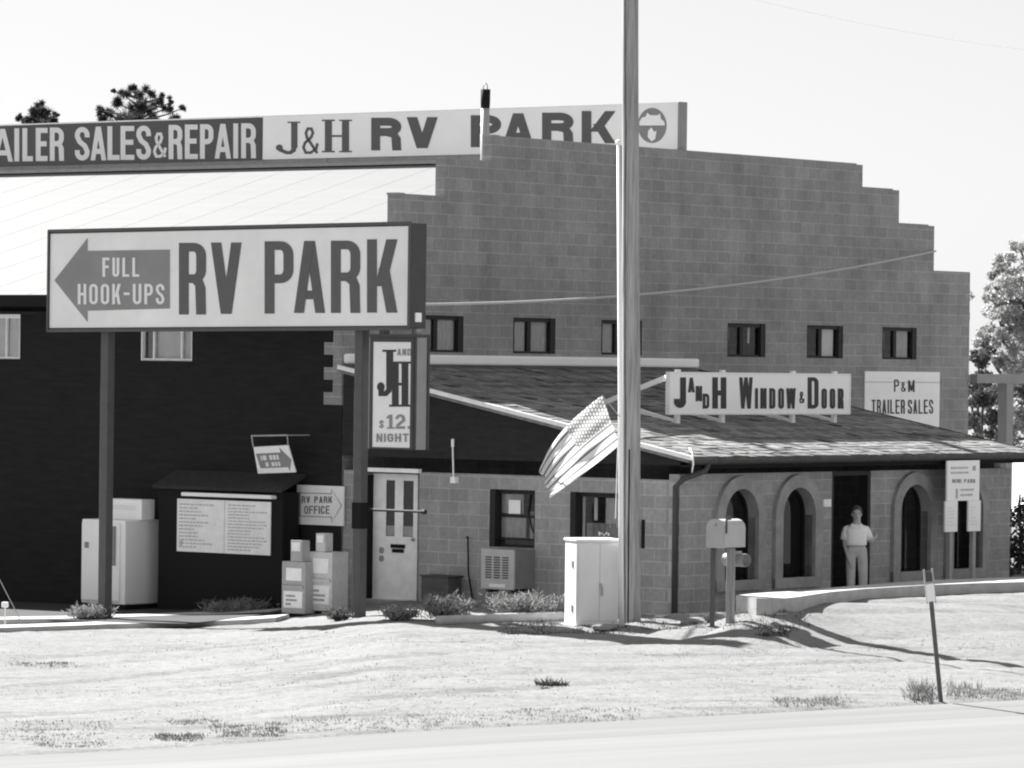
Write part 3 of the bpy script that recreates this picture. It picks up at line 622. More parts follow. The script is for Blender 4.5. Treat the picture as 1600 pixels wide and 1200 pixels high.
# stove pipe behind the parapet
ch = thing('stove_pipe', 'tall metal stove pipe with sooty black top behind the stepped parapet', 'chimney', B(4.16, -.45, slopez(4.16)), R1)
zb_ = slopez(4.16)
b = MB(); b.tube([(0, 0, -.05), (0, 0, 8.16 - zb_)], .075, 14); b.build('pipe', M['galv'], ch, True)
b = MB(); b.tube([(0, 0, 8.16 - zb_), (0, 0, 8.24 - zb_), (0, 0, 8.48 - zb_)], [.077, .083, .086], 14); b.build('sooty_section', M['black'], ch, True)
b = MB(); b.tube([(-.06, 0, 8.47 - zb_), (-.05, 0, 8.54 - zb_), (-.02, 0, 8.585 - zb_), (.02, 0, 8.585 - zb_), (.05, 0, 8.54 - zb_), (.06, 0, 8.47 - zb_)], .009, 6); b.build('wire_cap', M['galv'], ch, True)
b = MB(); b.tube([(0, 0, 0.02), (0, 0, .1)], [.16, .085], 14); b.build('flashing', M['galv'], ch, True)

# ================================================================== ANNEX
VA = 6.77; UA = 9.5
ann = thing('annex_building', 'low block shop annex with shake lean-to roof and arched windows', 'building', C0, R1)
def rz(v): return 3.75 - 0.186 * v
# end wall (x = v, y = u)
dv0, dz1 = pu(572, 735, 0); dv1, _ = pu(656, 735, 0)
EH = [(dv0, dv1, 0.0, 2.07), (3.06, 3.97, 0.93, 1.84), (4.66, 5.75, 0.93, 1.84)]
b = MB(); wall(b, 0.03, VA - .2, lambda v: 2.30, EH, 0.0, 0.20, zb=-0.5)
o = b.build('side_wall', M['blk_x2'], ann); o.rotation_euler = (0, 0, -math.pi / 2)
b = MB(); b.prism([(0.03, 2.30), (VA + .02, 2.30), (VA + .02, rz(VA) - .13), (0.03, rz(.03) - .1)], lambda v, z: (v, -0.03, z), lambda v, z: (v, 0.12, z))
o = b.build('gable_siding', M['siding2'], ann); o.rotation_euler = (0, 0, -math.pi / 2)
# front wall
ARCH = [1.57, 3.14, 6.50, 8.10]; HW = 0.45; SP = 1.47
FH = [(c - HW, c + HW, 0.50, SP + HW) for c in ARCH] + [(4.13, 5.25, -0.3, 2.16)]
b = MB(); wall(b, 0, UA, lambda u: 2.42, FH, -VA, -VA + .2, zb=-0.5)
b.build('front_wall', M['blk_x2'], ann)
b = MB(); b.box(UA - .2, UA, -VA + .2, -.005, -.4, 2.4); b.build('far_wall', M['blk_y2'], ann)
b = MB(); b.box(.21, UA - .21, -VA + .19, -.01, -.1, .02); b.build('floor', M['dark'], ann)  # indoor shade painted into the floor as near-black
for c in ARCH:
    OR = 0.655; n = 20
    b = MB()
    inn = [(c - HW, 0.5)] + [(c - HW * math.cos(math.pi * i / n), SP + HW * math.sin(math.pi * i / n)) for i in range(n + 1)] + [(c + HW, 0.5)]
    out = [(c - OR, 0.34)] + [(c - OR * math.cos(math.pi * i / n), SP + OR * math.sin(math.pi * i / n)) for i in range(n + 1)] + [(c + OR, 0.34)]
    y0, y1 = -VA - .07, -VA + .19; k = len(inn)
    b.add([(x, y0, z) for x, z in inn] + [(x, y0, z) for x, z in out] + [(x, y1, z) for x, z in inn] + [(x, -VA + .01, z) for x, z in out],
          [(i, i + 1, k + i + 1, k + i) for i in range(k - 1)] + [(i, 2 * k + i, 2 * k + i + 1, i + 1) for i in range(k - 1)] + [(k + i, k + i + 1, 3 * k + i + 1, 3 * k + i) for i in range(k - 1)])
    b.box(c - HW - .004, c + HW + .004, y0, y1, 0.34, 0.5)
    b.box(c - OR, c - HW - .006, y0 + .003, -VA + .01, .335, .5); b.box(c + HW + .006, c + OR, y0 + .003, -VA + .01, .335, .5)
    af = b.build('arch_surround', M['cast'], ann)
    b = MB(); fr = MB(); yg = -VA + .175
    pts = [(c - HW + .01, .5)] + [(c - (HW - .01) * math.cos(math.pi * i / n), SP + (HW - .01) * math.sin(math.pi * i / n)) for i in range(n + 1)] + [(c + HW - .01, .5)]
    b.add([(x, yg, z) for x, z in pts], [tuple(range(len(pts)))[::-1]]); b.build('pane', M['glass'], af)
    for i in range(len(pts) - 1): fr.bar((pts[i][0], yg - .012, pts[i][1]), (pts[i + 1][0], yg - .012, pts[i + 1][1]), .035, .05, (0, 1, 0))
    fr.bar((c, yg - .012, .5), (c, yg - .012, SP + HW), .03, .03, (0, 1, 0)) if c > 6 else None
    fr.build('frame', M['frame'], af)
# dim display things and a white reflection shape behind the arched panes
b = MB(); b.box(2.78, 3.02, -VA + .5, -VA + .52, 1.35, 1.6); b.box(2.75, 3.2, -VA + .55, -VA + .6, 1.18, 1.22); b.build('display_shelf', M['curt'], ann)
b = MB(); b.prism([(3.02, 1.22), (3.13, 1.22), (3.14, 1.5), (3.09, 1.78), (3.04, 1.62)], lambda x, z: (x, -VA + .30, z), lambda x, z: (x, -VA + .32, z)); b.ell((3.075, -VA + .31, 1.12), (.05, .03, .06)); b.build('reflection_shape', M['white'], ann)  # white glass reflection modelled as a solid shape
b = MB(); b.box(6.42, 6.5, -VA + .4, -VA + .43, 1.1, 1.8); b.build('display_strip', M['curt'], ann)
# doorway
b = MB(); b.box(4.13, 4.20, -VA + .012, -VA + .19, 0.03, 2.09); b.box(5.18, 5.25, -VA + .012, -VA + .19, 0.03, 2.09); b.box(4.13, 5.25, -VA + .012, -VA + .19, 2.09, 2.16); b.build('door_frame', M['frame'], ann)
b = MB(); b.box(4.30, 5.10, -VA + 1.2, -VA + 1.25, .03, 2.05); b.build('doorway_dark_panel', M['dark'], ann)  # near-black panel added so the open doorway stays dark
b = MB(); b.box(3.86, 4.07, -VA - .03, -VA + .0, 1.60, 1.72); b.build('house_number_plate', M['white2'], ann)
# white entrance door on the side wall
da, dz = pu(583, 744, .17); db, _ = pu(653, 744, .17); _, dbz = pu(618, 941, .17)
dr = MB(); L0, L1 = pu(603, 750, .165), pu(616, 838, .165); L2, L3 = pu(630, 750, .165), pu(645, 840, .165)
zt_, zl_ = L0[1], L1[1]
for (a, c, z0, z1) in [(da, db, dbz, zl_), (da, db, zt_, 2.03), (da, L0[0], zl_, zt_), (L1[0], L2[0], zl_, zt_), (L3[0], db, zl_, zt_)]:
    dr.box(a, c, .17, .215, z0, z1)
door = dr.build('door', M['white2'], ann); door.rotation_euler = (0, 0, -math.pi / 2)
b = MB()
for a, c in ((L0[0], L1[0]), (L2[0], L3[0])): b.box(a, c, .19, .2, zl_, zt_)
b.build('door_light', mat('dark_door_glass', .02, .1, spec=.5), door)
for a, c in ((L0[0], L1[0]), (L2[0], L3[0])):
    b = MB(); b.box(a + .01, c - .01, .186, .189, zl_ + .01, zl_ + .17); b.build('notice_card', M['curt'], door)
b = MB(); q0 = pu(611, 850, .17); q1 = pu(633, 857, .17); b.box(q0[0], q1[0], .155, .169, q1[1], q0[1]); q0 = pu(613, 857, .17); q1 = pu(631, 864, .17); b.box(q0[0], q1[0], .16, .169, q1[1], q0[1] - .003); b.build('mail_slot', M['black'], door)
b = MB(); q0 = pu(592, 852, .17)
for k in range(2):
    z0 = q0[1] - .08 - k * .13
    b.prism([(q0[0] + .06 + .055 * math.cos(i * .628), z0 + .055 * math.sin(i * .628)) for i in range(10)], lambda x, z: (x, .166, z), lambda x, z: (x, .169, z))
b.build('sticker', M['curt'], door)
b = MB(); b.ell((db - .07, .14, .98), (.03, .03, .03)); b.build('handle', M['galv'], door)
b = MB(); b.box(dv0, dv0 + .02, .012, .2, 0, 2.0); b.box(dv0 - .0, dv1 + .0, .012, .2, 2.03, 2.07); b.box(dv0 + .02, da - .004, .175, .2, 0, 2.03)
o = b.build('door_jamb', M['black'], ann); o.rotation_euler = (0, 0, -math.pi / 2)
b = MB(); b.box(dv0 - .02, dv1 + .04, -.09, -.003, 2.055, 2.12); o = b.build('door_head_trim', M['white2'], ann); o.rotation_euler = (0, 0, -math.pi / 2)
# side windows
f = window(ann, *EH[1][:2], *EH[1][2:], rot=-math.pi / 2, y=.13, leftjamb=.10, mull=(), fr=.03)
b = MB(); b.box(3.14, 3.95, .125, .15, 1.40, 1.44); b.box(3.14, 3.95, .125, .15, 1.04, 1.075); b.build('sash_bar', M['frame'], f)
curtain_or_reflection(f, 3.14, 3.66, 1.08, 1.40, .19, M['drape_refl'], .01, 6); curtain_or_reflection(f, 3.14, 3.60, 1.46, 1.8, .19, M['drape_refl'], .01, 5)  # grey sheets behind the glass imitate its reflections
curtain_or_reflection(f, 3.72, 3.96, 1.06, 1.5, .2, M['drape_refl'], .01, 5); curtain_or_reflection(f, 3.5, 3.62, 1.1, 1.34, .2, M['curtl'], .01, 3, 'hanging_card')
b = MB(); q0, q1 = pu(795, 781, .14), pu(813, 803, .14); b.box(q0[0], q1[0], .140, .143, q1[1], q0[1]); b.build('paper_notice', M['panelw'], f)
b = MB(); b.tube([(3.78, .135, 1.8), (3.74, .135, 1.5), (3.8, .135, 1.25), (3.92, .135, 1.05)], .012, 6); b.build('cord', M['black'], f)
f = window(ann, *EH[2][:2], *EH[2][2:], rot=-math.pi / 2, y=.13, leftjamb=.10, mull=(), fr=.03)
curtain_or_reflection(f, 4.76, 4.82, .96, 1.78, .2, M['curtl'], .005, 3); curtain_or_reflection(f, 4.95, 5.02, 1.4, 1.75, .25, M['curtl'], .01, 3); curtain_or_reflection(f, 4.84, 5.5, .96, 1.36, .21, M['curt'], .015, 8); curtain_or_reflection(f, 5.2, 5.72, 1.3, 1.75, .22, M['drape_refl'], .015, 7)  # grey sheets here also stand in for reflections on the pane
b = MB()
for k in range(5): b.box(5.12 + .045 * k, 5.15 + .045 * k, .140, .143, 1.17 + .02 * (k % 2), 1.23 - .015 * (k % 3))
b.ell((5.23, .141, 1.08), (.035, .002, .05)); b.build('window_lettering', M['white'], f)

# shake roof
rs = random.Random(11); b = MB(); LEN = 7.12 / math.cos(math.atan(.186)); ex = 0.203; nr = int(LEN / ex)
ca, sa = math.cos(math.atan(.186)), math.sin(math.atan(.186))
def rp(u, s_, h_): return (u, -(s_ * ca + h_ * sa), 3.75 - s_ * sa + h_ * ca)
b.add([rp(-.12, 0, -.1), rp(9.75, 0, -.1), rp(9.75, LEN - .03, -.1), rp(-.12, LEN - .03, -.1), rp(-.12, 0, 0), rp(9.75, 0, 0), rp(9.75, LEN - .03, 0), rp(-.12, LEN - .03, 0)], [(0, 1, 2, 3), (4, 7, 6, 5), (0, 4, 5, 1), (1, 5, 6, 2), (2, 6, 7, 3), (3, 7, 4, 0)])
for i in range(nr):
    s1 = LEN - (nr - 1 - i) * ex; s0 = max(0.0, s1 - ex * 1.5); u = -.13 + rs.uniform(0, .03)
    ragged = rs.random() < .3; rowt = rs.choice((.75, .9, 1.0, 1.0, 1.1))
    while u < 9.77:
        wd = rs.uniform(.12, .28); e = min(u + wd, 9.79); b.tone = rowt * rs.uniform(.7, 1.25) if rs.random() > .06 else .3
        d = rs.uniform(-.018, .018) * (2 if ragged else 1); h_ = rs.uniform(.007, .022); q = rs.uniform(-.003, .003)
        a0, a1 = u + .004, e - .004
        b.add([rp(a0, s0, .004), rp(a1, s0, .004), rp(a1, s1 + d, h_ + q), rp(a0, s1 + d, h_), rp(a1, s1 + d, .002), rp(a0, s1 + d, .002), rp(a0, s0, -.002), rp(a1, s0, -.002)],
              [(0, 3, 2, 1), (3, 5, 4, 2), (0, 6, 5, 3), (1, 2, 4, 7)])
        u = e
b.tone = 1
roof = b.build('roof', M['shingle'], ann)
b = MB(); b.bar(rp(-.16, 0.02, -.01), rp(-.16, LEN, -.01), .04, .065, (0, 0, 1)); b.build('rake_trim', M['white2'], roof)
b = MB(); b.bar(rp(9.80, 0.02, -.03), rp(9.80, LEN, -.03), .045, .10, (0, 0, 1)); b.build('rake_trim', M['black'], roof)
b = MB(); b.box(-.02, 9.69, -.115, -.004, 3.79, 3.955, bev=.035); b.build('roof_flashing', M['white'], roof)
ye = -(LEN * ca + .02); ze = 3.75 - LEN * sa
b = MB(); b.box(-.12, 9.75, ye + .08, ye + .12, ze - .17, ze - .06); b.build('fascia', M['black'], roof)
b = MB(); b.box(0, 9.5, ye + .125, -VA - .002, ze - .15, ze - .12); b.build('soffit', M['siding2'], roof)
b = MB(); n = 8; prof = [(ye + .015 + .055 * math.cos(math.pi * (1 + i / n)), ze - .05 + .06 * math.sin(math.pi * (1 + i / n))) for i in range(n + 1)]
vs_ = [(-.17, y, z) for y, z in prof] + [(9.78, y, z) for y, z in prof]; b.add(vs_, [(i, i + 1, n + 2 + i, n + 1 + i) for i in range(n)]); b.add([(-.17, y, z) for y, z in prof], [tuple(range(n + 1))])
b.build('gutter', mat('dark_gutter', .05, .5, (5, .3)), roof)
b = MB(); b.tube([(.25, ye + .02, ze - .08), (.2, ye + .03, ze - .2), (.02, -VA - .06, ze - .33), (-.05, -VA + .04, ze - .45), (-.05, -VA + .04, -.02)], .048, 8); b.build('downspout', mat('downspout_paint', .06, .5), ann, True)
b = MB(); pc = [(-.10, ye + .12, ze + .14), (-.18, ye + .0, ze + .06), (-.22, ye - .04, ze - .1), (-.17, ye + .02, ze - .22)]; b.tube(pc, .014, 6); b.build('corner_cable', M['white'], ann, True)
b = MB(); q = uvq = (6.9, .62); b.tube([(q[0], -q[1], rz(q[1])), (q[0], -q[1], rz(q[1]) + .36)], .035, 10); b.build('roof_vent', M['black'], roof, True)
# riser pipe, white mast on the side wall
b = MB(); a = pu(731, 838, -.06); c = pu(732, 935, -.06); b.tube([(a[0] - .03, -.06, a[1] - .02), (a[0], -.06, a[1]), (a[0] + .02, -.06, c[1] + .4), (c[0] + .08, -.06, c[1])], .014, 6)
o = b.build('riser_pipe', M['black'], ann, True); o.rotation_euler = (0, 0, -math.pi / 2)
b = MB(); a = pu(707.5, 686, -.07); c = pu(708.5, 745, -.07); b.tube([(a[0], -.07, a[1]), (a[0], -.07, a[1] - .12)], .025, 8); b.tube([(a[0], -.07, a[1] - .12), (c[0], -.07, c[1])], .013, 8)
b.box(c[0] - .05, c[0] + .05, -.09, -.002, c[1] - .10, c[1] - .0)
o = b.build('wall_conduit', M['white'], ann); o.rotation_euler = (0, 0, -math.pi / 2)

# ================================================================== SIGNS
def r2(name, label, cat, u0, v0, z0, group=None):
    global OFF
    OFF = (v0, 0.0, z0); return thing(name, label, cat, B(u0, v0, z0), R2, group)
def r1(name, label, cat, v0, u0, z0, group=None):
    global OFF
    OFF = (u0, 0.0, z0); return thing(name, label, cat, B(u0, v0, z0), R1, group)
def penu(y, u0):           # pixel-drawn lettering laid on the plane u = u0 + y
    b = MB(); p_ = Pen(b, y); p_.T = lambda x, z: pu(x, -z, u0 + y); return b, p_
def penv(y, v0):
    b = MB(); p_ = Pen(b, y); p_.T = lambda x, z: pv(x, -z, v0 - y); return b, p_
def G(p_, c, x0, y0, x1, y1, tx, ty, **k): p_.glyph(c, x0, -y1, x1, -y0, tx, ty, **k)
def Tx(p_, st, x0, y0, x1, y1, tx, ty, **k): p_.text(st, x0, -y1, x1, -y0, tx, ty, **k)

# --- roadside pole sign
UQ = -3.08
vA, vB = -3.67, 3.94
zTL, zTR, zBL, zBR = 5.875, 5.93, 4.265, 4.335
pl = pu(165.5, 800, -2.9)[0]; pr = pu(562.5, 800, -2.9)[0]
zl, zr = g(*B(-2.9, pl).xy), g(*B(-2.9, pr).xy)
sg = r2('pole_sign', 'long boxed roadside sign on two steel posts with a grey left arrow', 'sign', -2.9, (pl + pr) / 2, zr)
OFF = (OFF[0], 0.18, OFF[2])         # the root stands under the middle of the box; y below is measured from the face
zat = lambda v, a, c: a + (c - a) * (v - vA) / (vB - vA)
b = MB(); b.prism([(vA, zBL), (vB, zBR), (vB, zTR), (vA, zTL)], lambda v, z: (v, .0, z), lambda v, z: (v, .36, z)); b.build('sign_box', M['box'], sg)
e = .045
b = MB(); b.prism([(vA + e, zBL + e), (vB - e, zBR + e), (vB - e, zTR - e), (vA + e, zTL - e)], lambda v, z: (v, -.006, z), lambda v, z: (v, .02, z)); fc = b.build('face_panel', M['panel'], sg)
b = MB()
for a, c in (((vA, zBL), (vB, zBR)), ((vA, zTL), (vB, zTR))):
    b.bar((a[0], -.012, a[1]), (c[0], -.012, c[1]), .03, .05)
for v, a, c in ((vA + .02, zBL, zTL), (vB - .02, zBR, zTR)): b.bar((v, -.013, a), (v, -.013, c), .05, .03)
b.build('trim', M['steel'], sg)
b, p_ = penu(-.010, UQ)
p_.poly([(85, -438), (137, -371.5), (137, -392), (265.5, -390), (265.5, -482), (137, -485.5), (137, -503.5)]); b.build('arrow', M['arrow'], fc)
b, p_ = penu(-.015, UQ)
Tx(p_, 'FULL', 160, 402.5, 218, 432.5, 4.4, 4.2, gap=.42, rr=.5)
Tx(p_, 'HOOK-UPS', 121.5, 443.5, 257, 475.5, 4.4, 4.2, gap=.34, rr=.5); b.build('arrow_lettering', M['lite'], fc)
b, p_ = penu(-.010, UQ)
for c, x0, x1, y0, y1 in (('R', 279.5, 322, 379.5, 491.5), ('V', 329.5, 377.5, 379, 490.5), ('P', 413.5, 458.5, 377, 490), ('A', 459.5, 508, 376.5, 489), ('R', 517, 563, 376, 489), ('K', 573.5, 621, 374, 488.5)):
    G(p_, c, x0, y0, x1, y1, 15.5, 13.5, rr=.42)
b.build('lettering', M['ink'], fc)
for nm, vc, zz in (('post', pl, zl), ('post', pr, zr)):
    b = MB(); h = .082; b.box(vc - h, vc + h, .18 - h, .18 + h, zz - .3, zat(vc, zBL, zBR) - .002, bev=.012); o = b.build(nm, M['steel'], sg)
    if vc == pr:
        q0 = pu(562, 785, -2.9)[1]; q1 = pu(562, 826, -2.9)[1]
        b = MB(); b.box(vc - h - .008, vc + h + .008, .18 - h - .008, .18 + h + .008, q1, q0); cl = b.build('clamp_band', M['black'], o)
        qa = pu(660, 799.5, -2.82); b = MB(); b.tube([(vc + h, .26, qa[1]), (qa[0], .26, qa[1])], .022, 8); b.tube([(qa[0], .26, qa[1]), (qa[0] + .06, .26, qa[1])], .04, 8); b.build('crossbar', M['frame'], cl)
b = MB(); b.box(vB + .002, vB + .02, .10, .24, zBR + .10, zBR + .24); b.build('junction_cover', M['white'], sg)
# --- hanging price sign under it
ja, jt = pu(577, 527, UQ); jb, jbz = pu(645, 703, UQ)
hs = r2('hanging_sign', 'narrow upright boxed price sign below the big arrow sign', 'sign', UQ, (ja + jb) / 2, jbz)
b = MB(); b.box(ja, jb, .0, .36, jbz, jt); hb = b.build('sign_box', M['boxg'], hs)
b = MB(); a = pu(584, 534, UQ); c = pu(641, 700, UQ); b.box(a[0], c[0], -.006, .01, c[1], a[1]); fc = b.build('face_panel', M['panel'], hs)
b = MB()
for x in (a[0] - .03, c[0] + .028): b.box(x - .028, x + .028, -.016, -.002, jbz, jt)
b.box(a[0], c[0], -.0155, -.002, jbz, c[1]); b.box(a[0], c[0], -.0155, -.002, a[1], jt); b.box(ja - .01, jb + .01, -.03, .37, jt + .002, jt + .05); b.box(jb + .002, jb + .02, .0, .05, jbz, jt); b.box(jb + .002, jb + .02, .31, .36, jbz, jt)
b.build('trim', M['box'], hs)
b = MB()
for v in (ja + .1, jb - .15): b.box(v, v + .1, .12, .24, jt + .05, zat(v, zBL, zBR) - .002)
b.build('hanger', M['boxg'], hs)
b, p_ = penu(-.010, UQ)
G(p_, 'J', 589, 546.5, 619, 619, 11, 5, serif=True); G(p_, 'H', 608, 565, 643 - .5, 635.5, 10.5, 5, serif=True)
b.build('monogram', M['inkd'], fc)
b, p_ = penu(-.010, UQ); Tx(p_, 'AND', 620.5, 545, 643, 555.5, 2.2, 2, gap=.3); b.build('lettering', M['inkm'], fc)
b, p_ = penu(-.010, UQ); G(p_, '$', 592, 656, 600, 669.5, 2.2, 2.2); G(p_, '1', 604, 648, 615, 670, 5, 3.4); G(p_, '2', 618, 647.5, 633, 670, 4.6, 3.8); G(p_, '.', 637, 666, 641.5, 670, 3, 4)
Tx(p_, 'NIGHT', 588, 677.5, 638.5, 690.5, 3, 2.5, gap=.25); b.build('price_lettering', M['inkm'], fc)

# --- rooftop sign along the ridge
UR_ = 9.45
top = r2('rooftop_sign', 'very long signboard standing along the roof ridge', 'sign', UR_, -8, 7.58)
zt_, zb_ = 8.53, 7.70; vd = pu(410, 220, UR_)[0]
b = MB(); b.box(-20.5, vd - .01, 0, .17, zb_, zt_); pd = b.build('dark_panel', M['signdark'], top); pd['label'] = 'dark panel with white lettering at the left end'
b = MB(); b.box(vd + .01, -.26, .0, .17, zb_, zt_); pw = b.build('white_panel', M['panelw'], top)
b = MB(); b.box(-.26, -.20, -.012, .20, zb_ - .06, zt_ + .02, bev=.008); b.box(-20.5, -.27, .172, .2, zt_ - .1, zt_); b.build('end_cap', M['boxg'], top)
b = MB(); b.box(-20.5, vd - .01, -.012, -.001, zt_ - .015, zt_ + .012); b.box(vd + .0, -.27, -.012, -.001, zt_ - .008, zt_ + .012); b.build('top_trim', M['white2'], top)
b = MB()
for k in range(13):
    v = -20 + k * 1.62; b.box(v, v + .08, .05, .13, 7.4, zb_ - .002)
b.box(-20.5, -.2, .06, .12, zb_ - .12, zb_ - .003); b.build('support_rail', M['galv'], top)
b, p_ = penu(-.004, UR_)
for c, x0, x1 in (('T', -66, -44), ('R', -40, -17), ('A', -12, 20.5), ('I', 23, 29.5), ('L', 35, 51.5), ('E', 56, 74.5), ('R', 78, 100), ('S', 117, 140), ('A', 141.5, 166), ('L', 168, 187), ('E', 188.5, 210), ('S', 213, 236), ('R', 263.5, 285), ('E', 289, 309), ('P', 312.5, 333.5), ('A', 335.5, 361), ('I', 365, 372), ('R', 377, 400)):
    sh = -.031 * x0 * .72
    G(p_, c, x0, 201 + sh, x1, 252.5 + sh * .62, 7.6 if c != 'A' else 7.2, 8, rr=.5)
G(p_, '&', 239, 207, 259.5, 246.5, 4.4, 4.4)
b.build('lettering', M['lite'], pd)
b, p_ = penu(-.004, UR_)
G(p_, 'J', 431, 190, 469, 241, 10, 5, serif=True); G(p_, 'H', 503, 187, 550, 238, 11, 5, serif=True); G(p_, '&', 472, 199, 497, 240.5, 4.2, 4.2)
G(p_, 'R', 580, 184, 627, 235, 14, 12.5, rr=.4); G(p_, 'V', 635.5, 183, 684, 231.5, 15.5, 12, rr=.4)
G(p_, 'P', 735.5, 180, 783, 230, 14, 12, rr=.4); G(p_, 'A', 785, 177, 834, 228, 14.5, 11); G(p_, 'R', 847, 176, 896, 227, 14.5, 12, rr=.4); G(p_, 'K', 909, 173.5, 962, 224, 15, 12)
b.build('lettering', M['ink'], pw)
def disc(p_, cx, cy, rx, ry, a0=0, a1=360, n=28): p_.poly([(cx + rx * math.cos(R(a0 + (a1 - a0) * i / n)), -cy + ry * math.sin(R(a0 + (a1 - a0) * i / n))) for i in range(n)])
b, p_ = penu(-.004, UR_); disc(p_, 1019, 196, 22.5, 27.5); em = b.build('emblem', M['inkm'], pw)
b, p_ = penu(-.0095, UR_)
p_.poly([(999, -190), (1003, -184), (1009, -182), (1011, -176), (1016, -180), (1028, -180), (1031, -177), (1033, -186), (1038, -190), (1039, -196), (999, -196)])
p_.poly([(1012, -214), (1013, -204), (1018, -199), (1022, -206), (1026, -204), (1024, -217), (1018, -221)])
b.build('emblem_pattern', M['panelw'], em)

# --- shop sign on the annex roof
VS = 4.70
sa_, sz1 = pv(1047, 584, VS); sb_, sz0 = pv(1327, 645, VS); _, sz0 = pv(1047, 645, VS)
sh = r1('shop_sign', 'white signboard with dark condensed lettering standing on the shake roof', 'sign', VS, (sa_ + sb_) / 2, 2.9)
b = MB(); b.box(sa_, sb_, 0, .06, sz0, sz1); bd = b.build('signboard', M['panelw'], sh)
b = MB(); b.box(sa_ - .02, sb_ + .02, -.012, .07, sz1 + .001, sz1 + .03); b.box(sa_ - .02, sb_ + .02, -.012, .07, sz0 - .03, sz0 - .001); b.box(sa_ - .022, sa_ - .001, -.012, .07, sz0, sz1); b.box(sb_ + .001, sb_ + .022, -.012, .07, sz0, sz1); b.build('edge_trim', M['white2'], sh)
for px_ in (1065, 1135, 1245, 1310):
    u = pv(px_, 655, VS)[0]; b = MB()
    b.box(u - .045, u + .045, .061, .12, rz(VS) - .02, sz1 + .07); b.bar((u, .12, rz(VS) + .04), (u, 1.0, rz(VS - 1.0) + .06), .06, .07); b.build('leg', M['white2'], sh)
b = MB(); b.bar((sa_ + .03, .10, sz1 - .06), (sa_ + .03, 1.45, rz(VS - 1.45) + .02), .05, .08); b.build('brace', M['white'], sh)
b, p_ = penv(-.004, VS)
def blk(c, x0, y0, x1, y1, tx, ty=6, rr=.45): G(p_, c, x0, y0, x1, y1, tx, ty, rr=rr)
blk('J', 1053, 589.5, 1072, 637.5, 9.3, 9, rr=.5)
blk('A', 1075, 590, 1085.5, 613, 4.4, 4); blk('N', 1087, 603, 1097, 627, 4.2, 3); blk('D', 1098, 615, 1108.5, 638.5, 4.2, 5)
blk('H', 1113, 589.5, 1135, 638.5, 8.8, 8)
blk('W', 1155, 589.5, 1176, 638.5, 5.2, 6)
for c, x0, x1, tx in (('I', 1179.5, 1184.5, 4.6), ('N', 1188, 1198, 4.4), ('D', 1202, 1211.5, 4.3), ('O', 1216, 1225, 4.0), ('W', 1228.5, 1243.5, 4.3)): blk(c, x0, 606.5, x1, 638.5, tx, 4.5)
blk('&', 1249, 612, 1256.5, 630, 2.2, 2.2)
blk('D', 1262, 589.5, 1279, 638.5, 6.6, 6)
for c, x0, x1, tx in (('O', 1283.5, 1292, 3.9), ('O', 1296.5, 1305, 3.9), ('R', 1309, 1318, 4.2)): blk(c, x0, 607, x1, 638.5, tx, 4.5)
b.build('lettering', M['inkd'], bd)

# --- trailer sales board on the gable wall
ta, tz1 = pv(1352, 580, .03); tb, tz0 = pv(1467.5, 668, .03)
ts = r1('trailer_sales_sign', 'plain white square-cut board with two lines of thin black letters on the gable', 'sign', .03, (ta + tb) / 2, tz0)
b = MB(); b.box(ta, tb, .0, .026, tz0 - .08, tz1); bd = b.build('signboard', M['white'], ts)
b = MB(); b.box(ta, tb, -.0025, -.0005, tz0 + (tz1 - tz0) * .62 + .2, tz0 + (tz1 - tz0) * .62 + .21); b.build('board_seam', M['inkm'], bd)
b, p_ = penv(-.004, .03)
G(p_, 'P', 1397, 593, 1405, 612, 2.2, 2.2); G(p_, '&', 1408, 597, 1415, 612, 1.6, 1.6); G(p_, 'M', 1419, 594, 1429, 612.5, 2.5, 2.5)
Tx(p_, 'TRAILER SALES', 1362, 624.5, 1458, 646.5, 2.2, 2.4, gap=.34, space=.12)
b.build('lettering', M['inkd'], bd)

# --- office arrow sign on the facade
oa, oz1 = pu(464, 757.5, -.05); ob, oz0 = pu(536.5, 822, -.05); _, ozl = pu(464, 818, -.05)
of = r2('office_sign', 'small pale office board with an outlined right arrow beside the white door', 'sign', -.05, (oa + ob) / 2, oz0)
b = MB(); b.box(oa, ob, 0, .03, oz0, oz1 - .0); bd = b.build('signboard', M['panel'], of)
b, p_ = penu(-.004, -.05)
p_.strip([(469, -770), (518, -771.5), (518, -764), (533.5, -790), (518, -817), (518, -808), (469, -806.5)], 1.0, 1.0, True)
Tx(p_, 'RV PARK', 471.5, 775.5, 519, 786, 1.7, 1.7, gap=.3); Tx(p_, 'OFFICE', 475.5, 790.5, 515, 803, 1.7, 1.7, gap=.28); b.build('lettering', M['ink'], bd)

# --- tilted arrow sign on a bracket
ua = -.55
A0, A1 = at(396, 698, 1), None
tl = pu(396, 699, ua); tr = pu(450, 696, ua); bl = pu(403, 740, ua + .18); br_ = pu(462, 738, ua + .18)
an = r2('arrow_sign', 'small dark-arrow board tilting down from a wall bracket above the notice board', 'sign', -.1, tl[0] + .5, bl[1])
OFF = (OFF[0], -.1, OFF[2])
def tp(s_, q_): return Vector((tl[0] * (1 - s_) * (1 - q_) + tr[0] * s_ * (1 - q_) + bl[0] * (1 - s_) * q_ + br_[0] * s_ * q_, ua + .18 * q_, tl[1] * (1 - s_) * (1 - q_) + tr[1] * s_ * (1 - q_) + bl[1] * (1 - s_) * q_ + br_[1] * s_ * q_))
nrm_ = (tp(1, 0) - tp(0, 0)).cross(tp(0, 1) - tp(0, 0)).normalized()
if nrm_.y > 0: nrm_ = -nrm_
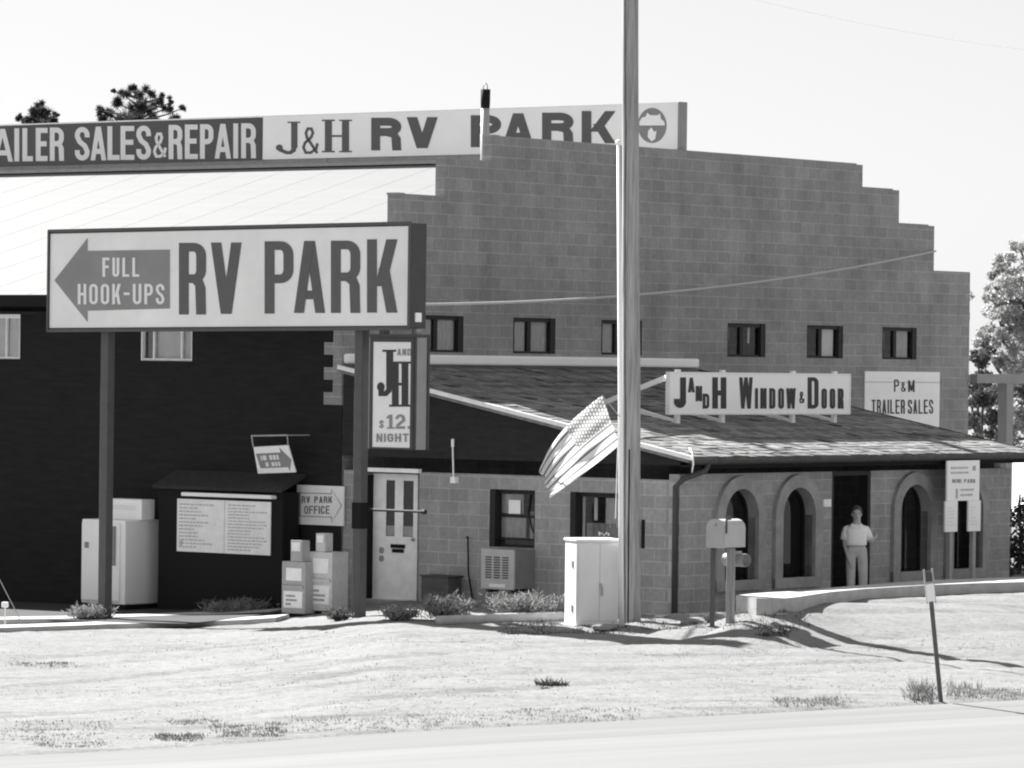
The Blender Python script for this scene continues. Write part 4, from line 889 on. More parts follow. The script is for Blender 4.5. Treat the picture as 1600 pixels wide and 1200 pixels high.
b = MB(); c4 = [tp(0, 0), tp(1, 0), tp(1, 1), tp(0, 1)]; b.add(c4 + [q - nrm_ * .025 for q in c4], [(0, 1, 2, 3), (7, 6, 5, 4), (0, 4, 5, 1), (1, 5, 6, 2), (2, 6, 7, 3), (3, 7, 4, 0)]); bd = b.build('signboard', M['panelw'], an)
b = MB(); ar = [(.04, .24), (.74, .24), (.74, .06), (.99, .52), (.86, .95), (.84, .80), (.10, .80)]; b.add([tp(*q) + nrm_ * .004 for q in ar], [tuple(range(7))]); aw = b.build('arrow', M['arrow'], bd)
b = MB()
for (s0, s1, q0, q1) in ((.16, .20, .32, .50), (.22, .32, .32, .50), (.40, .48, .32, .5), (.50, .58, .32, .5), (.60, .66, .32, .5), (.26, .34, .58, .74), (.42, .5, .58, .74), (.52, .58, .58, .74), (.6, .66, .58, .74)):
    b.add([tp(s_, q_) + nrm_ * .007 for s_, q_ in ((s0, q0), (s1, q0), (s1, q1), (s0, q1))], [(0, 1, 2, 3)])
b.build('arrow_lettering', M['lite'], aw)
b = MB(); h1 = pu(393, 681, ua); h2 = pu(430, 681, ua); h3 = pu(449, 680, ua)
b.tube([(h1[0], 0, h1[1]), (h1[0], ua, h1[1]), tuple(tp(0, 0))], .014, 6); b.tube([(h1[0], ua, h1[1]), (h3[0], ua, h3[1])], .014, 6); b.tube([(h3[0], 0, h3[1]), (h3[0], ua, h3[1]), tuple(tp(1, 0))], .012, 6); b.build('bracket', M['galv'], an)

# --- notice board kiosk
uk = -0.52; ka = pu(246, 960, uk)[0]; kb = pu(440, 960, uk)[0]; kz = pu(340, 766, uk)[1]; kg = g(*B(-.4, (ka + kb) / 2).xy) + .0
ki = r2('notice_board', 'dark roofed notice board with two white posters under a lamp strip', 'notice board', -.7, (ka + kb) / 2, kg + .07)
OFF = (OFF[0], -.7, OFF[2])
b = MB(); b.box(ka, kb, uk, uk + .10, kg, kz); b.box(ka, ka + .08, uk + .102, -.12, kg, kz); b.box(kb - .08, kb, uk + .102, -.12, kg, kz); b.build('body', M['black'], ki)
b = MB(); b.prism([(uk - .10, kz - .0), (-.03, kz + .24), (-.03, kz + .30), (uk - .10, kz + .05)], lambda u, z: (ka - .06, u, z), lambda u, z: (kb + .06, u, z)); b.build('roof', mat('dark_felt_roof', .035, .95, (8, .3)), ki)
b = MB(); a = pu(277, 779, uk - .02); m_ = pu(351, 779, uk - .02); c = pu(422, 868, uk - .02); b.box(a[0], m_[0] - .006, uk - .02, uk - .002, c[1], a[1]); b.box(m_[0] + .006, c[0], uk - .02, uk - .002, c[1], a[1]); ps = b.build('posters', M['paper'], ki)
b = MB(); dashes(b, a[0] + .05, m_[0] - .08, c[1] + .05, a[1] - .06, 13, uk - .022, .6, .45, 3); dashes(b, m_[0] + .08, c[0] - .06, c[1] + .04, a[1] - .05, 15, uk - .022, .7, .45, 5)
b.box(a[0] + .06, a[0] + .14, uk - .0235, uk - .0225, c[1] + .1, c[1] + .18); b.build('print', mat('pale_print', .52, .8), ps)
b = MB(); a = pu(286, 766, uk - .1); c = pu(427, 780, uk - .1); b.box(a[0], c[0], uk - .16, uk - .002, c[1], a[1] - .03, bev=.02); b.build('lamp_strip', M['white'], ki)

# --- visitors sign by the walk
VN = 7.22; na, nz1 = pv(1480.5, 720, VN); nb, nz0 = pv(1530, 781.5, VN)
vs_sign = r1('visitor_sign', 'white notice panel on two posts with two smaller plates hung below', 'sign', VN, (na + nb) / 2, .03)
b = MB(); b.box(na, nb, 0, .03, nz0, nz1); bd = b.build('main_panel', M['panelw'], vs_sign)
b, p_ = penv(-.004, VN)
Tx(p_, 'MINI PARK', 1488, 748.5, 1524, 754.5, 1.3, 1.2, gap=.35); b.build('lettering', mat('faded_print', .30, .8), bd)
b = MB(); dashes(b, na + .1, nb - .28, nz1 - .24, nz1 - .08, 2, -.002, .7, .4, 8); dashes(b, na + .4, nb - .1, nz0 + .05, nz0 + .22, 2, -.002, .8, .4, 9); b.box(na + .26, na + .32, -.003, -.001, nz0 + .04, nz0 + .2); b.box(nb - .22, nb - .12, -.003, -.001, nz1 - .17, nz1 - .09); b.build('print', mat('pale_print_notice', .45, .8), bd)
for x0, x1, y0, y1 in ((1476.5, 1495, 782, 830.5), (1512.5, 1531, 782, 829.5)):
    a, z1 = pv(x0, y0, VN); c, z0 = pv(x1, y1, VN)
    b = MB(); b.box(a, c, -.012, .018, z0, nz0 - .003); hp = b.build('hung_plate', M['panelw'], vs_sign)
    b = MB(); dashes(b, a + .05, c - .05, z0 + .08, nz0 - .08, 6, -.014, .5, .3, int(x0)); b.build('print', M['lite'], hp)
for px_ in (1485, 1521):
    u = pv(px_, 860, VN - .06)[0]; b = MB(); b.box(u - .042, u + .042, .045, .115, 0, nz1 - .05); b.build('post', M['galv'], vs_sign)
OFF = (0.0, 0.0, 0.0)

# ================================================================== SMALLER THINGS
def r2l(name, label, cat, u0, v0, z0, group=None):
    return thing(name, label, cat, B(u0, v0, z0), R2, group)
# ice chest against the facade
uc = -1.0; ia = pu(127, 900, uc)[0]; ib = pu(195, 900, uc)[0]; zt_ = pu(160, 812, uc)[1]; ig = g(*B(-.6, (ia + ib) / 2).xy) + .075
ic = r2l('ice_chest', 'white upright ice chest with a header box standing against the dark facade', 'ice chest', uc, ia, ig)
wd = ib - ia; hh = zt_ - ig
b = MB(); b.box(0, wd, 0, .84, .09, hh, bev=.02); b.build('cabinet', M['offwhite'], ic)
b = MB(); b.box(.03, wd - .03, .04, .8, 0, .09); b.build('plinth', M['black'], ic)
b = MB(); b.box(.03, wd - .10, -.035, -.002, .14, hh - .05, bev=.01); dr_ = b.build('door', M['offwhite'], ic)
b = MB(); b.box(wd - .22, wd - .18, -.075, -.037, hh - .75, hh - .1); b.build('handle', M['inkm'], dr_)
b = MB(); b.box(.1, .2, -.038, -.036, hh - .48, hh - .38); b.build('label_plate', M['inkm'], dr_)
ha = pu(176, 800, uc + .3)[0] - ia; hz = pu(200, 780, uc + .3)[1] - ig
b = MB(); b.box(ha - .12, ha + .66, .3, .62, hh + .002, hz, bev=.01); b.build('header_box', M['offwhite'], ic)
b = MB(); dashes(b, ha, ha + .55, hh + .12, hz - .06, 1, .297, .9, .5, 4); b.build('header_lettering', M['lite'], ic)
# newspaper boxes
def news(label, fx0, fx1, yt, yb, tx0, tx1, tyt, dep, mt, tdep):
    p0 = ghit(fx0 + 8, yb); uu = (p0 - C0).dot(U); a = pu(fx0, yb, uu)[0]; c = pu(fx1, yb, uu)[0]; z1 = pu((fx0 + fx1) / 2, yt, uu)[1] - p0.z; tz = pu(tx0, tyt, uu)[1] - p0.z
    t0 = pu(tx0, yt, uu)[0] - a; t1 = pu(tx1, yt, uu)[0] - a; w_ = c - a
    n = r2l('newspaper_box', label, 'newspaper box', uu, a, p0.z, 'newspaper boxes')
    b = MB(); b.box(0, w_, 0, dep, .06, z1, bev=.012); b.build('cabinet', mt, n)
    b = MB(); b.box(t0, t1, .02, .02 + tdep, z1 + .002, tz, bev=.008); cm = b.build('coin_box', mt, n)
    b = MB(); b.box(t0 + .03, t1 - .03, .008, .018, tz - (tz - z1) * .5, tz - .03); b.build('price_card', M['paper'], cm)
    b = MB(); b.box(w_ * .2, w_ * .86, -.012, -.002, z1 * .66, z1 - .10); b.build('window', M['paper'], n)
    b = MB(); b.box(w_ * .1, w_ * .9, -.010, -.002, z1 * .17, z1 * .47); pc_ = b.build('poster', M['paper'], n)
    b = MB(); dashes(b, w_ * .2, w_ * .8, z1 * .2, z1 * .42, 3, -.012, .5, .5, int(fx0)); b.build('print', M['inkm'], pc_)
    b = MB(); b.box(w_ * .06, w_ * .94, -.03, -.002, z1 * .52, z1 * .57); b.build('handle', mt, n)
    b = MB(); b.box(.05, w_ - .05, .05, dep - .05, 0, .06); b.build('pedestal', M['black'], n)
news('darker grey newspaper box standing lower to the left of its neighbour', 439.5, 476, 877.5, 964, 452.5, 470, 844, .40, M['news'], .20)
news('paler newspaper box with taller coin head close to the sign post', 481, 518, 862.5, 960, 492, 506, 833, .40, M['newsl'], .2)
# window air conditioner
aa = pu(752.5, 890, -.56)[0]; ac_ = pu(802, 890, -.56)[0]; z1 = pu(752, 858, -.56)[1]; z0 = pu(752, 919, -.56)[1]
acu = r2l('air_conditioner', 'boxy window air conditioner with slotted grille under the taped window', 'air conditioner', 0, aa, z0)
w_ = ac_ - aa; h_ = z1 - z0
b = MB(); b.box(0, w_, -.52, -.005, 0, h_, bev=.012); b.build('casing', mat('air_conditioner_casing', .2, .5, (5, .15)), acu)
b = MB(); b.box(-.015, w_ + .01, -.565, -.522, -.01, h_ + .01, bev=.012); gr = b.build('front_bezel', mat('bezel_plastic', .45, .5, (5, .1)), acu)
b = MB()
for k in range(3):
    x0 = w_ * (.13 + .265 * k)
    for j in range(9): z_ = h_ * (.27 + .065 * j); b.box(x0, x0 + w_ * .19, -.572, -.566, z_, z_ + .022)
b.build('grille', M['steel'], gr)
b = MB(); b.box(w_ * .25, w_ * .75, -.57, -.566, .025, .08); b.build('name_strip', M['lite'], gr)
b = MB(); b.box(.05, .09, -.5, -.005, -.06, -.002); b.box(w_ - .09, w_ - .05, -.5, -.005, -.06, -.002); b.build('bracket', M['black'], acu)
# dark planter beside the door
pa = pu(658, 901, -.35); pb_ = pu(700, 930, -.35)
pln = r2l('planter', 'low dark wooden planter box at the wall between door and air conditioner', 'planter', -.35, pa[0], -.02)
b = MB(); b.box(0, pb_[0] - pa[0], 0, .33, 0, pa[1] + .02, bev=.01); b.build('box', mat('dark_planter_wood', .10, .9, (6, .3)), pln)
b = MB(); b.box(-.02, pb_[0] - pa[0] + .02, -.02, .35, pa[1] + .022, pa[1] + .05); b.build('rim', mat('planter_rim', .08, .9), pln)
# utility cabinet
cp = ghit(900, 978); CR = R(20)
cab = thing('utility_cabinet', 'pale steel utility cabinet standing beside the utility pole', 'cabinet', cp, CR)
W_, D_, H_ = .665, .5, 1.225
b = MB(); b.box(0, W_, 0, D_, 0, H_, bev=.02); b.build('cabinet', M['cab'], cab)
b = MB(); b.box(-.02, W_ + .02, -.02, D_ + .02, H_ + .001, H_ + .05, bev=.02); b.build('lid', M['white2'], cab)
for x0, x1 in ((.03, W_ * .54 - .003), (W_ * .54 + .003, W_ - .03)):
    b = MB(); b.box(x0, x1, -.015, -.001, .07, H_ - .03, bev=.005); dd = b.build('door', M['cab'], cab)
b = MB(); b.tube([(W_ * .56, -.03, .62), (W_ * .575, -.045, .56), (W_ * .59, -.03, .44)], .016, 6); b.build('handle', M['galv'], dd)
b = MB()
for z_ in (.2, .85): b.box(-.014, -.001, .14, .19, z_, z_ + .1)
b.build('hinge', M['boxg'], cab)
b = MB(); b.box(-.05, W_ + .05, -.06, D_ + .06, -.12, .012); b.build('base_slab', M['conc'], cab)
# mailbox
mp = at(1143, 957, 64.2); mp.z = ground_z(mp.x, mp.y); mb_ = thing('mailbox', 'large domed rural mailbox on a wooden post before the first arch', 'mailbox', mp, R(45))
zt_ = at(1143, 811, 64.2).z - mp.z; zb_ = at(1143, 855, 64.2).z - mp.z
def dome(x0, x1, z0, z1, n=10): r_ = (x1 - x0) / 2; c_ = (x0 + x1) / 2; k = .13; return [(x0, z0), (x1, z0)] + [(c_ + r_ * math.cos(math.pi * i / n), z1 - k + k * math.sin(math.pi * i / n)) for i in range(n + 1)]
b = MB(); b.prism(dome(-.07, .25, zb_, zt_), lambda y, z: (-.25, y, z), lambda y, z: (.20, y, z)); b.build('box', mat('mailbox_metal', .50, .5, (4, .12)), mb_)
b = MB(); b.prism(dome(-.078, .258, zb_ - .008, zt_ + .006), lambda y, z: (-.275, y, z), lambda y, z: (-.252, y, z)); fd = b.build('door', mat('mailbox_door_metal', .42, .5, (4, .1)), mb_)
b = MB(); b.box(-.30, -.277, .07, .11, zt_ - .10, zt_ - .06); b.build('latch', M['galv'], fd)
b = MB(); b.box(-.23, -.20, -.086, -.0725, zt_ - .2, zt_ + .06); b.box(-.198, -.12, -.084, -.0735, zt_ - .01, zt_ + .05); b.build('flag', mat('flag_red_paint', .10, .6), mb_)
b = MB(); b.box(-.05, .05, -.02, .07, -.25, zb_ - .012, bev=.008); b.build('post', M['pole'], mb_)
b = MB(); n = 12; b.tube([(.20, -.10, zb_ - .19), (.20, .30, zb_ - .19)], .095, 14, cap=False); b.build('newspaper_tube', mat('newspaper_tube_plastic', .34, .5), mb_, True)
b = MB(); b.box(.052, .2, 0, .05, zb_ - .1, zb_ - .06); b.build('tube_bracket', M['galv'], mb_)
b = MB(); b.box(-.22, -.17, .17, .22, -.2, zb_ - .012); b.build('wall_shadow_bar', M['steel'], mb_)  # dark bar added to imitate a shadow on the wall
# utility pole
up = ghit(986, 971); topP = at(985, -70, up.y)
pol = thing('utility_pole', 'tall weathered wooden utility pole split by a long dark crack', 'utility pole', up)
d_ = topP - up
b = MB(); NR, NS = 60, 110
for i in range(NR + 1):
    t_ = i / NR; c_ = Vector((d_.x * t_, 0, -.4 + (d_.z + .4) * t_)); rad = .152 - .035 * t_
    c_.x += .012 * mnoise.noise((0, t_ * 4, 0)) 
    ck = R(-128) + .10 * mnoise.noise((3, t_ * 6, 1)) - .06 * t_
    for k in range(NS):
        a_ = 2 * math.pi * k / NS; da_ = abs((a_ - ck + math.pi) % (2 * math.pi) - math.pi)
        r_ = rad * (1 + .03 * mnoise.noise((math.cos(a_) * 2.2, math.sin(a_) * 2.2, t_ * 2.0)) + .015 * mnoise.noise((math.cos(a_) * 6, math.sin(a_) * 6, t_ * 5)))
        if da_ < .10: r_ *= .55
        b.v.append((c_.x + r_ * math.cos(a_), r_ * math.sin(a_), c_.z)); b.t.append(1)
for i in range(NR):
    for k in range(NS): b.f.append((i * NS + k, i * NS + (k + 1) % NS, (i + 1) * NS + (k + 1) % NS, (i + 1) * NS + k)); b.mi.append(0)
b.f.append(tuple(NR * NS + k for k in range(NS))); b.mi.append(0)
b.build('shaft', M['pole'], pol, False)
pz = lambda y_: 3.8 + (571 - y_) / (F_PX / up.y) - up.z
b = MB(); b.box(.135, .19, -.06, .06, pz(855), pz(810), bev=.01); b.build('meter_box', M['black'], pol)
b = MB(); b.tube([(-.05 + d_.x * .0, -.145, 0), (-.06, -.14, pz(700))], .012, 6); b.build('ground_wire', M['black'], pol)
# flagpole and flag
fp = ghit(971.5, 978); ft = at(966.5, 226, fp.y); fd_ = ft - fp
fpo = thing('flagpole', 'slim white flagpole standing just left of the utility pole', 'flagpole', fp)
b = MB(); b.tube([(0, 0, -.3), (fd_.x * .5, 0, fd_.z * .5), (fd_.x, 0, fd_.z)], [.038, .034, .026], 12); b.build('shaft', M['white'], fpo, True)
b = MB(); b.ell((fd_.x, 0, fd_.z + .03), (.045, .045, .045)); b.build('finial', M['white'], fpo, True)
b = MB(); q = at(969, 640, fp.y) - fp; b.tube([(q.x - .05, -.045, q.z - 1.6), (q.x - .02, -.045, q.z), (fd_.x, -.03, fd_.z - .05)], .006, 5); b.build('halyard', M['white'], fpo)
fl = bpy.data.materials.new('flag_cloth'); fl.use_nodes = True; tt = fl.node_tree; tt.nodes.clear()
o_ = tt.nodes.new('ShaderNodeOutputMaterial'); mx = tt.nodes.new('ShaderNodeMixShader'); mx.inputs[0].default_value = .5
d1 = tt.nodes.new('ShaderNodeBsdfDiffuse'); d2 = tt.nodes.new('ShaderNodeBsdfTranslucent'); at_ = tt.nodes.new('ShaderNodeAttribute'); at_.attribute_name = 'tone'
for dd_ in (d1, d2): tt.links.new(at_.outputs['Fac'], dd_.inputs[0])
tt.links.new(d1.outputs[0], mx.inputs[1]); tt.links.new(d2.outputs[0], mx.inputs[2]); tt.links.new(mx.outputs[0], o_.inputs[0])
fy = fp.y - .06
FA, FB, FC, FD, FM = at(941, 618, fy), at(968, 696, fy), at(861, 777, fy), at(844, 732, fy), at(866, 666, fy)
NU, NV = 260, 150; b = MB()
def band(t_, s_):        # tone across the flag: stripes, with the star field in the upper hoist corner
    can = s_ < .45 and t_ < .54
    if can:
        gx_, gy_ = (s_ / .45 * 15) % 1, (t_ / .54 * 7.0 + (int(s_ / .45 * 15) % 2) * .5) % 1
        return .62 if (gx_ - .5) ** 2 + (gy_ - .5) ** 2 < .13 else .20
    return .17 if (t_ * 6.5 + .16) % 1 > .70 else .76
for i in range(NU + 1):
    for j in range(NV + 1):
        s_, t_ = i / NU, j / NV
        P_ = (FA.lerp(FM, s_).lerp(FM.lerp(FD, s_), s_)).lerp(FB.lerp(FC, s_), t_)
        nrmv = (FC - FB).normalized()
        sag = Vector((0, 0, -.02)) * math.sin(math.pi * s_) * (1 - .5 * t_)
        P_ = P_ + sag + Vector((0, 1, 0)) * (.03 * math.sin(t_ * 6.5 * 2 * math.pi * .5 + s_ * 1.3) * (.35 + .65 * s_) + .05 * math.sin(s_ * 5 + t_ * 2) + .022 * math.sin(s_ * 11 - t_ * 7 + 1.0) + .03 * mnoise.noise((s_ * 3, t_ * 4, 2.0))) + Vector((.6, 0, .8)) * (.012 * math.sin(s_ * 23 + t_ * 5) * (t_ < .1)) + nrmv * (.03 * math.sin(t_ * 14) * s_ ** 4)
        b.v.append(tuple(P_ - FB)); b.t.append(band(t_, s_))
for i in range(NU):
    for j in range(NV): a_ = i * (NV + 1) + j; b.f.append((a_, a_ + 1, a_ + NV + 2, a_ + NV + 1)); b.mi.append(0)
fo = b.build('flag', fl, None, True); fo.location = FB
tag(fo, 'striped flag with a star field hanging limp from the white flagpole', 'flag')
b = MB(); b.tube([FA - FB, Vector((.0, .03, .42))], .008, 5); b.build('hoist_rope', M['galv'], fo)
# delineator post
dp = ghit(1470, 1096); dt = at(1450, 889, dp.y)
dl = thing('delineator_post', 'leaning steel marker post with white reflector at the road edge', 'marker post', dp)
v_ = dt - dp; L_ = v_.length; ax = v_.normalized()
b = MB(); b.bar(-ax * .15, ax * L_ * .87, .055, .03, (0, 1, 0)); b.build('post', mat('marker_post_steel', .12, .6, (6, .25)), dl)
sx_ = Vector((0, 1, 0)).cross(ax).normalized()
b = MB(); 
for o_ in (-.052, .052): b.bar(ax * L_ * .74 + sx_ * o_ + Vector((0, -.004, 0)), ax * L_ + sx_ * o_ + Vector((0, -.004, 0)), .02, .03, (0, 1, 0))
b.bar(ax * L_ * .87, ax * L_ * .885, .104, .03, (0, 1, 0)); b.build('bracket', M['galv'], dl)
b = MB(); b.bar(ax * L_ * .755 + Vector((0, -.03, 0)), ax * L_ * .885 + Vector((0, -.03, 0)), .105, .012, (0, 1, 0)); b.build('reflector', M['white'], dl)
b = MB(); b.bar(ax * L_ * .905 + Vector((0, .01, 0)), ax * L_ * .98 + Vector((0, .01, 0)), .08, .01, (0, 1, 0)); b.build('amber_reflector', M['steel'], dl)
# cables
def cable(name, p0, p1, sag, r_, m, label, n=40):
    b = MB(); p0 = Vector(p0); p1 = Vector(p1)
    b.tube([(p1 - p0) * (i / n) - Vector((0, 0, 4 * sag * (i / n) * (1 - i / n))) for i in range(n + 1)], r_, 6)
    o = b.build(name, m, None, True); o.location = p0; tag(o, label, 'cable')
cable('service_cable', B(-2.9, 3.9, 4.70), B(17.55, .0, 6.10), .235, .022, M['wire'], 'pale drooping service cable from the boxed sign to the stepped gable')
cable('overhead_wire', up + Vector((d_.x, 0, d_.z - .15)), at(2000, 105, 66), .35, .003, M['white'], 'thin overhead wire running off the pole at upper right')
gp = at(-10, 900, 70); cable('guy_wire', at(34, 973, 71), at(-60, 790, 71), 0, .008, M['galv'], 'thin slanting guy wire at the left edge')
q = at(8, 945, 71.4); b = MB(); b.box(-.055, .055, -.03, .03, -.045, .045, bev=.015); b.tube([(0, 0, -.045), (0, 0, g(q.x, q.y) - q.z)], .012, 6); mk = b.build('marker_stake', M['white'], None); mk.location = q; tag(mk, 'small white-headed stake by the slanting guy wire', 'stake')

# ================================================================== PERSON (standing in the doorway, one hand on the jamb)
pp = B(4.60, VA + .16, .03)
per = thing('person', 'person with short dark hair, white short-sleeved shirt and grey trousers in the doorway', 'person', pp)
def skin_mesh(name, verts, edges, rad, root, m, parent, sub=2):
    me = bpy.data.meshes.new(name + '_tmp'); me.from_pydata(verts, edges, []); o = bpy.data.objects.new(name + '_tmp', me); COL.objects.link(o)
    sk = o.modifiers.new('skin', 'SKIN'); sk.use_smooth_shade = True
    for i, r_ in enumerate(rad):
        me.skin_vertices[0].data[i].radius = r_ if isinstance(r_, tuple) else (r_, r_); me.skin_vertices[0].data[i].use_root = (i == root)
    sb = o.modifiers.new('sub', 'SUBSURF'); sb.levels = sub; sb.render_levels = sub
    bpy.context.view_layer.update(); dg = bpy.context.evaluated_depsgraph_get()
    nm = bpy.data.meshes.new_from_object(o.evaluated_get(dg)); bpy.data.objects.remove(o)
    nm.materials.clear(); nm.materials.append(m); nm.polygons.foreach_set('use_smooth', [True] * len(nm.polygons))
    r_ = bpy.data.objects.new(name, nm); COL.objects.link(r_); r_.parent = parent; return r_
VT = [(0.01, 0, .90), (.01, .01, 1.02), (.0, .01, 1.15), (.0, .01, 1.24), (.005, 0, 1.31), (.005, -.012, 1.40), (.005, -.01, 1.50), (.005, -.005, 1.565),      # 0-7 pelvis .. crown
      (-.075, 0, .83), (-.075, -.02, .49), (-.07, .02, .09), (-.075, -.11, .03),                                   # 8-11 left leg
      (.095, 0, .83), (.115, -.02, .49), (.125, .02, .09), (.14, -.11, .03),                                       # 12-15 right leg
      (-.145, .01, 1.215), (-.185, .02, .97), (-.125, -.09, .74), (-.10, -.12, .68), (-.09, -.13, .63),            # 16-20 arm hanging
      (.145, .01, 1.215), (.235, .13, 1.0), (.325, .33, 1.06), (.35, .385, 1.075), (.365, .43, 1.085)]           # 21-25 arm on the jamb
ED_ = [(0, 1), (1, 2), (2, 3), (3, 4), (4, 5), (5, 6), (6, 7), (0, 8), (8, 9), (9, 10), (10, 11), (0, 12), (12, 13), (13, 14), (14, 15), (3, 16), (16, 17), (17, 18), (18, 19), (19, 20), (3, 21), (21, 22), (22, 23), (23, 24), (24, 25)]
RD = [(.15, .11), (.13, .10), (.135, .10), (.10, .07), (.05, .05), (.070, .080), (.074, .085), (.052, .06), .083, .056, .038, .030, .083, .056, .038, .030, .052, .040, .028, .034, .024, .052, .040, .028, .034, .022]
# fingers: five short chains rooted in each palm
def hand(i_palm, i_tip, side):
    p_ = Vector(VT[i_palm]); d_h = (Vector(VT[i_tip]) - p_).normalized(); sd_ = Vector((0, 1, 0)) if abs(d_h.z) > .5 else Vector((0, 0, 1))
    for k in range(4):
        o_ = sd_ * (.024 - .016 * k); l_ = (.075, .085, .08, .062)[k]
        VT.append(tuple(p_ + d_h * .035 + o_)); VT.append(tuple(p_ + d_h * (.035 + l_ * .55) + o_ + Vector((0, -.006, 0)))); VT.append(tuple(p_ + d_h * (.03 + l_) + o_ + Vector((0, .012, -.008))))
        n_ = len(VT); ED_.extend([(i_palm, n_ - 3), (n_ - 3, n_ - 2), (n_ - 2, n_ - 1)]); RD.extend([.009, .0085, .0075])
    VT.append(tuple(p_ + sd_ * .036 + d_h * .0)); VT.append(tuple(p_ + sd_ * .055 + d_h * .04)); n_ = len(VT); ED_.extend([(i_palm, n_ - 2), (n_ - 2, n_ - 1)]); RD.extend([.011, .009])
hand(19, 20, -1); hand(24, 25, 1)
body = skin_mesh('body', VT, ED_, RD, 0, M['skin'], per)
b = MB(); b.ell((.005, -.095, 1.425), (.012, .018, .022), 8, 6); b.build('nose', M['skin'], body, True)
for sx in (-.03, .04):
    b = MB(); b.ell((sx, -.082, 1.462), (.012, .008, .007), 8, 6); b.build('eye', M['hair'], body)
b = MB(); b.ell((.005, -.083, 1.378), (.022, .006, .006), 8, 5); b.build('mouth', mat('lips', .2, .6), body)
for sx in (-.072, .082):
    b = MB(); b.ell((sx, .0, 1.44), (.012, .02, .032), 8, 6); b.build('ear', M['skin'], body, True)
# hair: cap with a wavy outline
b = MB(); n, m_ = 26, 14
for j in range(m_ + 1):
    for k in range(n):
        a_ = 2 * math.pi * k / n; front = max(0, -math.sin(a_)); lim = 2.15 - 1.05 * front ** .8; th_ = lim * j / m_
        wv = 1 + .06 * mnoise.noise((math.cos(a_) * 4, math.sin(a_) * 4, th_ * 4))
        b.v.append((.005 + .092 * wv * math.sin(th_) * math.cos(a_), .005 + .105 * wv * math.sin(th_) * math.sin(a_), 1.475 + .115 * wv * math.cos(th_))); b.t.append(1)
for j in range(m_):
    for k in range(n): b.f.append((j * n + k, (j + 1) * n + k, (j + 1) * n + (k + 1) % n, j * n + (k + 1) % n)); b.mi.append(0)
b.build('hair', M['hair'], per, True)
b = MB(); n = 26; LV = [(.945, .160, .128), (.955, .168, .136), (1.0, .170, .137), (1.06, .166, .132), (1.12, .170, .132), (1.17, .176, .126), (1.21, .172, .114), (1.24, .145, .098), (1.265, .100, .080), (1.288, .068, .064)]
for j, (z_, ax_, ay_) in enumerate(LV):
    for k in range(n):
        a_ = 2 * math.pi * k / n; wr = 1 + .022 * mnoise.noise((math.cos(a_) * 2.5, math.sin(a_) * 2.5, z_ * 9)) * (j < 7)
        ca_, sa_ = math.cos(a_), math.sin(a_); sq = 1 / (abs(ca_) ** 2.6 + abs(sa_) ** 2.6) ** (1 / 2.6)
        b.v.append((.004 + ax_ * sq * ca_ * wr, .005 + ay_ * sq * sa_ * wr, z_)); b.t.append(1)
for j in range(len(LV) - 1):
    for k in range(n): b.f.append((j * n + k, j * n + (k + 1) % n, (j + 1) * n + (k + 1) % n, (j + 1) * n + k)); b.mi.append(0)
b.tube([(-.11, .008, 1.225), (-.150, .01, 1.205), (-.172, .014, 1.12), (-.184, .02, 1.03)], [.045, .066, .068, .073], 14); b.tube([(.115, .008, 1.225), (.152, .015, 1.205), (.19, .055, 1.12), (.213, .088, 1.06)], [.045, .066, .068, .072], 14)
b.build('shirt', M['shirt'], per, True)
b = MB(); b.add([(-.07, -.085, 1.30), (.0, -.118, 1.225), (-.045, -.125, 1.205), (-.095, -.09, 1.27)], [(0, 1, 2, 3)]); b.add([(.08, -.085, 1.30), (.01, -.118, 1.225), (.055, -.125, 1.205), (.105, -.09, 1.27)], [(0, 1, 2, 3)]); b.build('collar', M['white2'], per)
skin_mesh('trousers', [(.01, 0, .93), (.01, 0, .985), (-.078, 0, .82), (-.078, -.018, .49), (-.072, .015, .15), (-.072, .018, .09), (.098, 0, .82), (.118, -.018, .49), (.125, .015, .15), (.126, .018, .09)],
          [(0, 1), (0, 2), (2, 3), (3, 4), (4, 5), (0, 6), (6, 7), (7, 8), (8, 9)], [(.168, .132), (.15, .122), .099, .080, .068, .067, .099, .080, .068, .067], 0, M['pants'], per)
for sx in (-.075, .132):
    b = MB(); b.ell((sx, -.06, .035), (.045, .125, .038), 10, 6); b.build('shoe', M['shoe'], per, True)

# ================================================================== VEGETATION
def leaves(b, c, r, n, size, rnd, shell=.55, tone=(.6, 1.4), asp=.7):
    for i in range(n):
        while True:
            p = Vector((rnd.uniform(-1, 1), rnd.uniform(-1, 1), rnd.uniform(-1, 1)))
            if shell * rnd.random() < p.length <= 1: break
        o = Vector(c) + Vector((p.x * r[0], p.y * r[1], p.z * r[2]))
        a = Vector((rnd.gauss(0, 1), rnd.gauss(0, 1), rnd.gauss(0, .8))).normalized(); d = a.orthogonal().normalized()
        q = Matrix.Rotation(rnd.uniform(0, 6.28), 3, a) @ d; s_ = size * rnd.uniform(.55, 1.3)
        e = a.cross(q) * s_ * asp; q = q * s_; b.tone = rnd.uniform(*tone)
        b.add([o - q, o + e * .6, o + q, o - e * .6], [(0, 1, 2, 3)])
    b.tone = 1
def limb(b, p0, p1, r0, r1, rnd, k=4):
    p0, p1 = Vector(p0), Vector(p1); L_ = (p1 - p0).length
    pts = [p0.lerp(p1, i / k) + Vector((rnd.uniform(-1, 1), rnd.uniform(-1, 1), rnd.uniform(-.5, .5))) * L_ * .05 * (0 < i < k) for i in range(k + 1)]
    b.tube(pts, [r0 + (r1 - r0) * i / k for i in range(k + 1)], 7)
